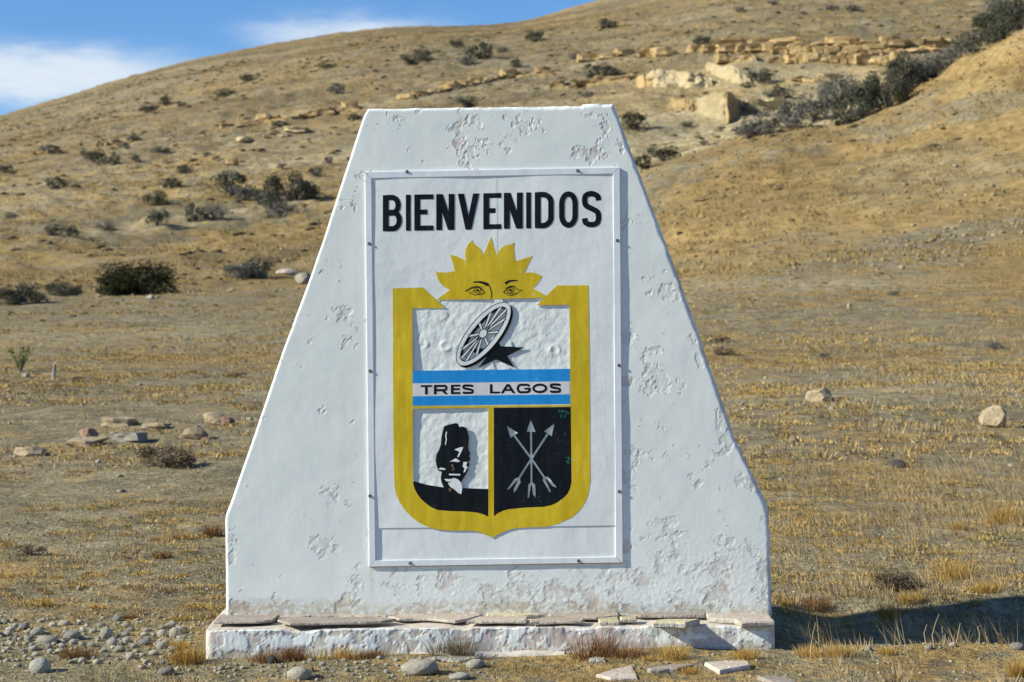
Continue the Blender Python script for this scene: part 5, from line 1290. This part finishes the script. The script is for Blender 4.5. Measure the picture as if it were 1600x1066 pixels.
# green plant and the short post beside it
def stem_plant(u, v, w, h, label):
    p = hit(u, v); k = pxsize(p); root = empty('leafy_plant', p, label, 'plant'); r = np.random.default_rng(5)
    L = []; 
    for s in range(16):
        a = r.uniform(0, 6.28); lean = r.uniform(.15, .75)
        for q in range(26):
            t = r.uniform(.15, 1); L.append((math.cos(a) * lean * t * w * k, math.sin(a) * lean * t * w * k, t * h * k * r.uniform(.8, 1)))
    P = np.array(L); n = len(P); a = r.normal(size=(n, 3)) + np.array([0, 0, 1.2]); a /= np.linalg.norm(a, axis=1)[:, None]; b = np.cross(a, r.normal(size=(n, 3))); b /= np.linalg.norm(b, axis=1)[:, None]
    s = 0.055 * h * k * r.uniform(.7, 1.3, n)[:, None]
    V = np.stack([P - a * s, P + b * s * .4, P + a * s, P - b * s * .4], 1).reshape(-1, 3)
    link_mesh('leaves', array_mesh('leaves', V, np.arange(n * 4).reshape(-1, 4)), M['greenplant'], root)
    o = link_mesh('stems', STEMS[1], None, root); o.scale = (w * k, w * k, h * k * 1.5)
stem_plant(32, 580, 40, 42, 'yellow green leafy plant near the left edge, only green one on the plain')

def post(u, v, hpx, label):
    p = hit(u, v); k = pxsize(p); h = hpx * k; bm = bmesh.new(); rings = []
    for i, (z, w) in enumerate(((-.1, .036), (0.25, .035), (.6, .031), (.85, .030), (1.0, .024))):
        rings.append([bm.verts.new((w * math.cos(a + .3 * i) * random.uniform(.85, 1.15) + .02 * z, w * math.sin(a + .3 * i), z * h + (0.05 * h * math.cos(a) if i == 4 else 0))) for a in [j * math.pi / 4 for j in range(8)]])
    for a, b in zip(rings[:-1], rings[1:]):
        for j in range(8): bm.faces.new((a[j], a[(j + 1) % 8], b[(j + 1) % 8], b[j]))
    bm.faces.new(rings[-1])
    tag(link_mesh('wooden_post', bm_mesh('wooden_post', bm), M['post'], None, tuple(p)), label, 'post')
post(84, 594, 26, 'short weathered grey wooden post beside the green plant')

# ------------------------------------------------------------------ grass
def tufts(P, rad, hgt, nb, width, lean=(-0.25, 0.0), seed=0, spread=0.75):
    """blades for every tuft: P (n,3), rad and hgt (n,); returns verts and triangles"""
    r = np.random.default_rng(seed); n = len(P); N = n * nb
    pi = np.repeat(np.arange(n), nb); a = r.uniform(0, 2 * np.pi, N); q = np.sqrt(r.uniform(0, 1, N))
    base = P[pi] + np.stack([np.cos(a) * q * rad[pi], np.sin(a) * q * rad[pi], np.full(N, -0.01)], -1)
    L = hgt[pi] * r.uniform(.45, 1.1, N); out = q * spread * r.uniform(.4, 1.2, N)
    dx = np.cos(a) * out + lean[0] * r.uniform(.2, 1.3, N) + r.normal(0, .12, N); dy = np.sin(a) * out + lean[1] + r.normal(0, .12, N)
    dn = np.stack([dx, dy, np.ones(N)], -1); dn /= np.linalg.norm(dn, axis=1)[:, None]
    tip = base + dn * L[:, None]; tip[:, 2] -= L * 0.12 * out
    midp = base + dn * (L * .5)[:, None]; midp[:, 2] += L * .07 * out
    fa = r.uniform(0, np.pi, N); w = (width * r.uniform(.6, 1.4, N))[:, None] * np.stack([np.cos(fa), np.sin(fa) * .6, np.zeros(N)], -1)
    V = np.stack([base - w, base + w, midp - w * .75, midp + w * .75, tip], 1).reshape(-1, 3)
    b = np.arange(N)[:, None] * 5
    T = np.concatenate([b + np.array([[0, 1, 3]]), b + np.array([[0, 3, 2]]), b + np.array([[2, 3, 4]])])
    return V, T

def simple_tufts(P, rad, hgt, nb, width, seed=0):
    r = np.random.default_rng(seed); n = len(P); N = n * nb; pi = np.repeat(np.arange(n), nb)
    a = r.uniform(0, 2 * np.pi, N); q = np.sqrt(r.uniform(0, 1, N))
    base = P[pi] + np.stack([np.cos(a) * q * rad[pi], np.sin(a) * q * rad[pi], np.full(N, -.02)], -1)
    L = hgt[pi] * r.uniform(.5, 1.1, N)
    tip = base + np.stack([np.cos(a) * q * L * .7 - .15 * L, np.sin(a) * q * L * .7, L], -1)
    fa = r.uniform(0, np.pi, N); wv = (width[pi] * r.uniform(.6, 1.4, N))[:, None] * np.stack([np.cos(fa), np.sin(fa), np.zeros(N)], -1)
    V = np.stack([base - wv, base + wv, tip], 1).reshape(-1, 3); T = np.arange(N * 3).reshape(-1, 3)
    return V, T

def domes(P, rad, hgt, seed=0):
    """low cushions: small lumpy hemispheres"""
    r = np.random.default_rng(seed); bm = bmesh.new(); bmesh.ops.create_icosphere(bm, subdivisions=2, radius=1)
    bmesh.ops.delete(bm, geom=[v for v in bm.verts if v.co.z < -0.3], context='VERTS'); bm.verts.ensure_lookup_table(); bm.verts.index_update()
    B = np.array([v.co[:] for v in bm.verts]); T = np.array([[v.index for v in f.verts] for f in bm.faces]); bm.free()
    n = len(P); a = r.uniform(0, 6.28, n); sx = rad * r.uniform(.8, 1.5, n); sy = rad * r.uniform(.6, 1.1, n)
    V = B[None] * (1 + r.uniform(-.28, .28, (n, len(B), 1))) * np.stack([sx, sy, hgt], -1)[:, None, :]
    a = a * .12; X = V[..., 0] * np.cos(a)[:, None] - V[..., 1] * np.sin(a)[:, None]; Yy = V[..., 0] * np.sin(a)[:, None] + V[..., 1] * np.cos(a)[:, None]
    V = np.stack([X, Yy, V[..., 2]], -1) + P[:, None, :]
    return V.reshape(-1, 3), (T[None] + (np.arange(n) * len(B))[:, None, None]).reshape(-1, 3)

def scatter(n, y0, y1, seed, u0=-180, u1=1780):
    r = np.random.default_rng(seed); Y = np.sqrt(r.uniform(y0 ** 2, y1 ** 2, n)); u = r.uniform(u0, u1, n)
    x = (u - 800) / FPX * Y; y = Y + CAM[1]
    keep = ~((x > -1.52) & (x < 1.30) & (y > -0.40) & (y < 0.6)); x, y, Y, u = x[keep], y[keep], Y[keep], u[keep]
    return x, y, Y, u

def stuff(name, parts, mat, label=None, smooth=False):
    off = 0; VV = []; TT = []
    for V, T in parts: VV.append(V); TT.append(T + off); off += len(V)
    o = link_mesh(name, array_mesh(name, np.concatenate(VV), np.concatenate(TT)), M[mat], smooth=smooth)
    return tag(o, label, kind='stuff')

# near and middle plain
parts = []
x, y, Y, u = scatter(1500, 7.6, 17, 1); k = (fbm(x / .8, y / .8, 3, 61) + .10 * sstep(1000, 1250, u)) > .49; x, y, Y, u = x[k], y[k], Y[k], u[k]
r = np.random.default_rng(3); right = sstep(1150, 1300, u)
P = np.stack([x, y, H(x, y)], -1)
parts.append(tufts(P, r.uniform(.05, .17, len(x)), r.uniform(.018, .05, len(x)) * (1 + 1.2 * right), 44, 0.0020, seed=4))
x, y, Y, u = scatter(1500, 7.6, 12, 14); P = np.stack([x, y, H(x, y)], -1)
parts.append(tufts(P, r.uniform(.02, .16, len(x)), r.uniform(.015, .04, len(x)), 16, 0.0016, seed=15))
x, y, Y, u = scatter(8000, 17, 62, 2); k = (fbm(x / 2.2, y / 2.2, 3, 62) + .08 * sstep(1000, 1250, u)) > .47; x, y, Y, u = x[k], y[k], Y[k], u[k]
P = np.stack([x, y, H(x, y)], -1); s = r.uniform(.6, 1.5, len(x))
parts.append(tufts(P, .26 * s, .05 * s * (1 + .6 * sstep(1150, 1300, u)), 15, 0.0062, seed=5, spread=1.1))
stuff('grass', parts, 'grass')
# low reddish and olive weeds between the stones in front
x, y, Y, u = scatter(420, 7.9, 10.2, 71, -150, 1100); rr = np.random.default_rng(72).uniform(.4, 1.3, len(x)); P = np.stack([x, y, H(x, y)], -1)
stuff('low_weeds', [tufts(P, .07 * rr, .035 * rr, 40, .0018, (-.1, 0), 73, 1.0)], 'lowweed')
# fine long straws on the right
x, y, Y, u = scatter(900, 8.6, 17, 8, 1215, 1760); P = np.stack([x, y, H(x, y)], -1); rr = r.uniform(.5, 1.0, len(x))
stuff('straw', [tufts(P, .06 * rr, .22 * rr, 9, 0.0011, (-.6, 0), 9, .5)], 'grass')
# hill tussocks
x, y, Y, u = scatter(46000, 62, 245, 6, -220, 1820); k = fbm(x / 7, y / 7, 3, 63) + .12 * sstep(950, 1100, u) * (1 - sstep(105, 118, Y)) > .44; x, y, Y = x[k], y[k], Y[k]
P = np.stack([x, y, H(x, y)], -1); s = r.uniform(.5, 1.5, len(x))
stuff('hill_grass', [simple_tufts(P, .24 * s, .16 * s, 9, .026 + .0 * s, 7)], 'hillgrass')
# tiny dark cushions between the tussocks
x, y, Y, u = scatter(16000, 50, 235, 26, -220, 1820); k = fbm(x / 5, y / 5, 3, 64) > .48; x, y, Y = x[k], y[k], Y[k]
P = np.stack([x, y, H(x, y)], -1); s = r.uniform(.4, 1.6, len(x)) ** 1.8
s = np.minimum(s, 1.5) * (.42 + .58 * sstep(70, 105, Y)); k = r.uniform(0, 1, len(x)) < np.where((x / (y + 9) * FPX + 800 > 1000) & (Y < 118), .16, .38)
stuff('cushion_plants', [domes(P[k], .20 * s[k], .10 * s[k], 17)], 'cushion', smooth=False)
# turf hummocks of the plain: short blades on a low mound, one tone to a hummock
def hummocks(P, rad, hgt, nb, width, seed):
    r = np.random.default_rng(seed); n = len(P); N = n * nb; pi = np.repeat(np.arange(n), nb)
    a = r.uniform(0, 2 * np.pi, N); q = np.sqrt(r.uniform(0, 1, N)) * (1 + .25 * np.sin(a * 3 + r.uniform(0, 6, n)[pi])); el = r.uniform(.9, 2.0, n)[pi]
    base = P[pi] + np.stack([np.cos(a) * q * rad[pi] * el, np.sin(a) * q * rad[pi], hgt[pi] * .75 * np.maximum(0, 1 - q * q) - .006], -1)
    L = hgt[pi] * r.uniform(.35, 1.0, N); d = np.stack([np.cos(a) * q * .9 - .25, np.sin(a) * q * .9, np.full(N, .75)], -1) + r.normal(0, .35, (N, 3))
    d[:, 2] = np.abs(d[:, 2]); d /= np.linalg.norm(d, axis=1)[:, None]; tip = base + d * L[:, None]
    fa = r.uniform(0, np.pi, N); w = (width[pi] * r.uniform(.6, 1.4, N))[:, None] * np.stack([np.cos(fa), np.sin(fa), r.normal(0, .3, N)], -1)
    V = np.stack([base - w, base + w, tip + w * .25, tip - w * .25], 1).reshape(-1, 3); b = np.arange(N)[:, None] * 4
    return V, np.concatenate([b + np.array([[0, 1, 2]]), b + np.array([[0, 2, 3]])]), np.repeat(r.uniform(0, 1, n), nb * 4)
VV = []; TT = []; TN = []; off = 0
for (cnt, y0, y1, sd, nb, wd, rs, hs, thr) in ((1700, 8.9, 17, 91, 88, .0029, .060, .026, .47), (3600, 17, 38, 95, 36, .0074, .105, .045, .46), (3800, 38, 66, 99, 20, .013, .15, .06, .47)):
    x, y, Y, u = scatter(cnt, y0, y1, sd); k = (fbm(x / 2.5, y / 1.6, 3, 92) + .05 * sstep(1100, 1300, u)) > thr; x, y, Y = x[k], y[k], Y[k]
    s = r.uniform(.4, 1.6, len(x)) ** 1.3; P = np.stack([x, y, H(x, y)], -1)
    V, T, tn = hummocks(P, rs * s, hs * np.sqrt(s), nb, np.full(len(x), wd), sd + 1); VV.append(V); TT.append(T + off); TN.append(tn); off += len(V)
o = link_mesh('turf_hummocks', array_mesh('turf_hummocks', np.concatenate(VV), np.concatenate(TT)), M['turf']); fattr(o.data, 'tone', np.concatenate(TN)); tag(o, kind='stuff')

# pebbles
def pebbles(x, y, size, seed):
    r = np.random.default_rng(seed); n = len(x)
    bm = bmesh.new(); bmesh.ops.create_icosphere(bm, subdivisions=1, radius=.5); bm.verts.ensure_lookup_table()
    B = np.array([v.co[:] for v in bm.verts]); T = np.array([[v.index for v in f.verts] for f in bm.faces]); bm.free()
    sc = size[:, None] * np.stack([r.uniform(.7, 1.3, n), r.uniform(.7, 1.2, n), r.uniform(.4, .8, n)], -1)
    a = r.uniform(0, 6.28, n); V = B[None] * (1 + r.uniform(-.30, .30, (n, len(B), 1))) * sc[:, None, :]
    X = V[..., 0] * np.cos(a)[:, None] - V[..., 1] * np.sin(a)[:, None]; Yy = V[..., 0] * np.sin(a)[:, None] + V[..., 1] * np.cos(a)[:, None]
    z = H(x, y); V = np.stack([X + x[:, None], Yy + y[:, None], V[..., 2] + z[:, None] + size[:, None] * .12], -1)
    return V.reshape(-1, 3), (T[None] + (np.arange(n) * len(B))[:, None, None]).reshape(-1, 3)
x, y, Y, u = scatter(8000, 7.6, 14, 31); s = .006 + .018 * np.random.default_rng(32).uniform(0, 1, len(x)) ** 3
x2, y2, Y2, u2 = scatter(420, 8.45, 9.8, 35, -150, 360); s2 = .012 + .035 * np.random.default_rng(36).uniform(0, 1, len(x2)) ** 2
x3, y3, Y3, u3 = scatter(2600, 15, 60, 37); s3 = .015 + .07 * np.random.default_rng(38).uniform(0, 1, len(x3)) ** 4
stuff('gravel', [pebbles(x, y, s, 33), pebbles(x2, y2, s2, 34), pebbles(x3, y3, s3, 39)], 'rubble')
x, y, Y, u = scatter(9000, 60, 240, 41, -220, 1820); k = fbm(x / 9, y / 9, 3, 65) + .10 * (sstep(110, 120, Y) * sstep(800, 1000, u)) > .48; x, y, Y = x[k], y[k], Y[k]
s = .06 + .26 * np.random.default_rng(42).uniform(0, 1, len(x)) ** 4
x2, y2, Y2, u2 = scatter(3000, 60, 116, 45, 1000, 1800); s2 = .05 + .20 * np.random.default_rng(46).uniform(0, 1, len(x2)) ** 4
stuff('hill_rubble', [pebbles(x, y, s, 43), pebbles(x2, y2, s2, 47)], 'hillrubble')

# single tussocks one can point at
T1 = [
    (338, 985, 52, 42, 'goldgrass', 'tall golden tussock against the left end of the monument', 'tussock'),
    (318, 1008, 40, 22, 'goldgrass', 'low golden tussock at the left end of the plinth', 'tussock'),
    (285, 1012, 44, 16, 'goldgrass', 'flat orange tussock among the cobbles left of the plinth', 'tussock'),
    (278, 970, 22, 10, 'goldgrass', 'small orange tussock left of the tall golden one', 'tussock'),
    (1265, 1026, 70, 24, 'goldgrass', 'golden tussock in front of the monument shadow, next to the plinth', 'tussock'),
    (1312, 1026, 64, 26, 'goldgrass', 'golden tussock in front of the shadow, middle of the row', 'tussock'),
    (1386, 1022, 46, 16, 'goldgrass', 'flat golden tussock at the right end of the row before the shadow', 'tussock'),
    (1392, 966, 66, 24, 'goldgrass', 'bright golden tussock behind the shadow', 'tussock'),
    (1424, 940, 44, 22, 'goldgrass', 'round golden tussock below the low dark bush', 'tussock'),
    (1278, 950, 76, 22, 'redweed', 'brownish flat tussock behind the shadow near the monument', 'tussock'),
    (1492, 905, 90, 40, 'goldgrass', 'large pale golden tussock right of the low dark bush', 'tussock'),
    (1545, 925, 60, 20, 'goldgrass', 'golden tussock below the large pale one near the right edge', 'tussock'),
    (1572, 820, 60, 44, 'goldgrass', 'tall feathery grass at the right edge', 'tussock'),
    (1494, 828, 30, 16, 'goldgrass', 'small round golden tussock left of the tall feathery grass', 'tussock'),
    (1257, 818, 20, 12, 'goldgrass', 'tiny orange tussock near the right shoulder of the monument', 'tussock'),
    (1228, 948, 26, 14, 'goldgrass', 'small orange tussock beside the right foot of the monument', 'tussock'),
    (1590, 1058, 30, 34, 'goldgrass', 'yellow tussock cut by the lower right corner', 'tussock'),
    (1056, 1031, 50, 32, 'goldgrass', 'golden tussock growing against the right part of the plinth', 'tussock'),
    (1018, 1034, 30, 14, 'goldgrass', 'low golden tussock left of the one against the plinth', 'tussock'),
    (1166, 1030, 62, 22, 'goldgrass', 'golden tussock under the right end of the plinth', 'tussock'),
    (1075, 1052, 56, 16, 'goldgrass', 'flat brown gold tussock between the fallen slabs', 'tussock'),
    (934, 1028, 84, 52, 'redweed', 'reddish brown weed against the plinth below the right half of the sign', 'weed'),
    (985, 1028, 70, 22, 'redweed', 'low reddish weed right of the tall reddish weed', 'weed'),
    (716, 1020, 70, 46, 'dryshrub', 'dark dry twiggy weed against the middle of the plinth', 'weed'),
    (425, 1018, 70, 24, 'redweed', 'reddish weed against the left part of the plinth', 'weed'),
    (530, 1018, 80, 26, 'goldgrass', 'greenish yellow weed against the plinth below the left edge of the sign', 'weed'),
    (578, 1020, 50, 18, 'redweed', 'low brown weed right of the greenish yellow weed', 'weed'),
    (470, 1018, 40, 30, 'redweed', 'thin brown weed stalks between the two left plinth weeds', 'weed'),
    (72, 948, 30, 18, 'goldgrass', 'pale spiky tussock in the gravel near the left edge', 'tussock'),
    (95, 904, 26, 9, 'goldgrass', 'small yellow tussock in the gravel left of the monument', 'tussock'),
    (285, 902, 22, 9, 'goldgrass', 'tiny yellow tussock nearest the left side of the monument', 'tussock'),
    (290, 842, 70, 17, 'grass', 'golden tussock left of the monument shoulder', 'tussock'),
    (240, 846, 60, 13, 'grass', 'golden tussock left of the one by the monument shoulder', 'tussock'),
    (330, 838, 50, 24, 'redweed', 'brownish tussock touching the left shoulder of the monument', 'tussock'),
    (255, 872, 50, 14, 'redweed', 'brown tussock on the gravel left of the monument', 'tussock'),
    (120, 1030, 60, 26, 'redweed', 'reddish green tussock right of the cobble heap', 'tussock'),
    (205, 966, 40, 10, 'redweed', 'flat reddish tussock above the cobbles', 'tussock'),
    (92, 988, 34, 10, 'goldgrass', 'small yellow tussock behind the cobble heap', 'tussock'),
]
for i, (u, v, w, h, mt, lb, ct) in enumerate(T1):
    p = hit(u, min(v, 1063)); k = pxsize(p)
    if -1.52 < p[0] < 1.28 and p[1] > -0.36: p[1] = -0.36; p[2] = float(H(np.array([p[0]]), np.array([-0.36]))[0])
    V, T = tufts(np.zeros((5, 3)) + np.random.default_rng(i).normal(0, .16, (5, 3)) * np.array([w * k, w * k * .35, 0]), np.full(5, w * k * .2), np.full(5, h * k * 1.05), 90, 0.0011 * max(1, k / .003) ** .6, (-.12, 0), 60 + i, .7)
    o = link_mesh('grass_tussock' if ct == 'tussock' else 'weed', array_mesh('tussock', V, T), M[mt], None, tuple(p)); tag(o, lb, ct, 'tussocks one can tell apart' if ct == 'tussock' else 'weeds along the plinth')

# bare dry stalks right of the plinth
def stalk(u, v, pts, label):
    p = hit(u, v); k = pxsize(p); V = []; Fc = []; rings = []
    for i, (a, b) in enumerate(pts):
        w = .0022 * (1 - .6 * i / len(pts)); rings.append(len(V))
        for q in range(4): V.append((a * k + w * math.cos(q * 1.57), .02 * math.sin(i) + w * math.sin(q * 1.57), b * k))
    for a, b in zip(rings[:-1], rings[1:]):
        for q in range(4): Fc.append((a + q, a + (q + 1) % 4, b + (q + 1) % 4, b + q))
    tag(link_mesh('dry_stalk', array_mesh('dry_stalk', V, Fc), M['grass'], None, tuple(p)), label, 'stalk', 'bare dry stalks by the shadow')
for (u, v, pts, lb) in (
        (1460, 1012, [(0, -2), (-2, 18), (3, 36), (8, 52)], 'tallest bare dry stalk at the edge of the shadow'),
        (1474, 1008, [(0, -2), (1, 14), (-1, 28)], 'short bare stalk right of the tallest stalk'),
        (1448, 1012, [(0, -2), (-3, 20), (2, 34)], 'bare stalk left of the tallest stalk'),
        (1494, 1005, [(0, -2), (5, 16), (8, 30)], 'leaning bare stalk above the small cream stones'),
        (1530, 1008, [(0, -2), (2, 16), (-1, 26), (4, 30)], 'bare stalk in the right part of the shadow'),
        (1572, 1004, [(0, -2), (-3, 20), (-8, 34), (-6, 44)], 'pale curved stalk near the right edge of the shadow'),
        (1266, 1032, [(0, -2), (2, 20), (6, 42), (9, 58)], 'dark tall stalk beside the right end of the plinth'),
        (1298, 1034, [(0, -2), (-14, 18), (-26, 36)], 'stalk leaning left in front of the golden row'),
        (1365, 1030, [(0, -2), (-6, 14), (-14, 30)], 'stalk leaning left at the end of the golden row')):
    stalk(u, v, pts, lb)
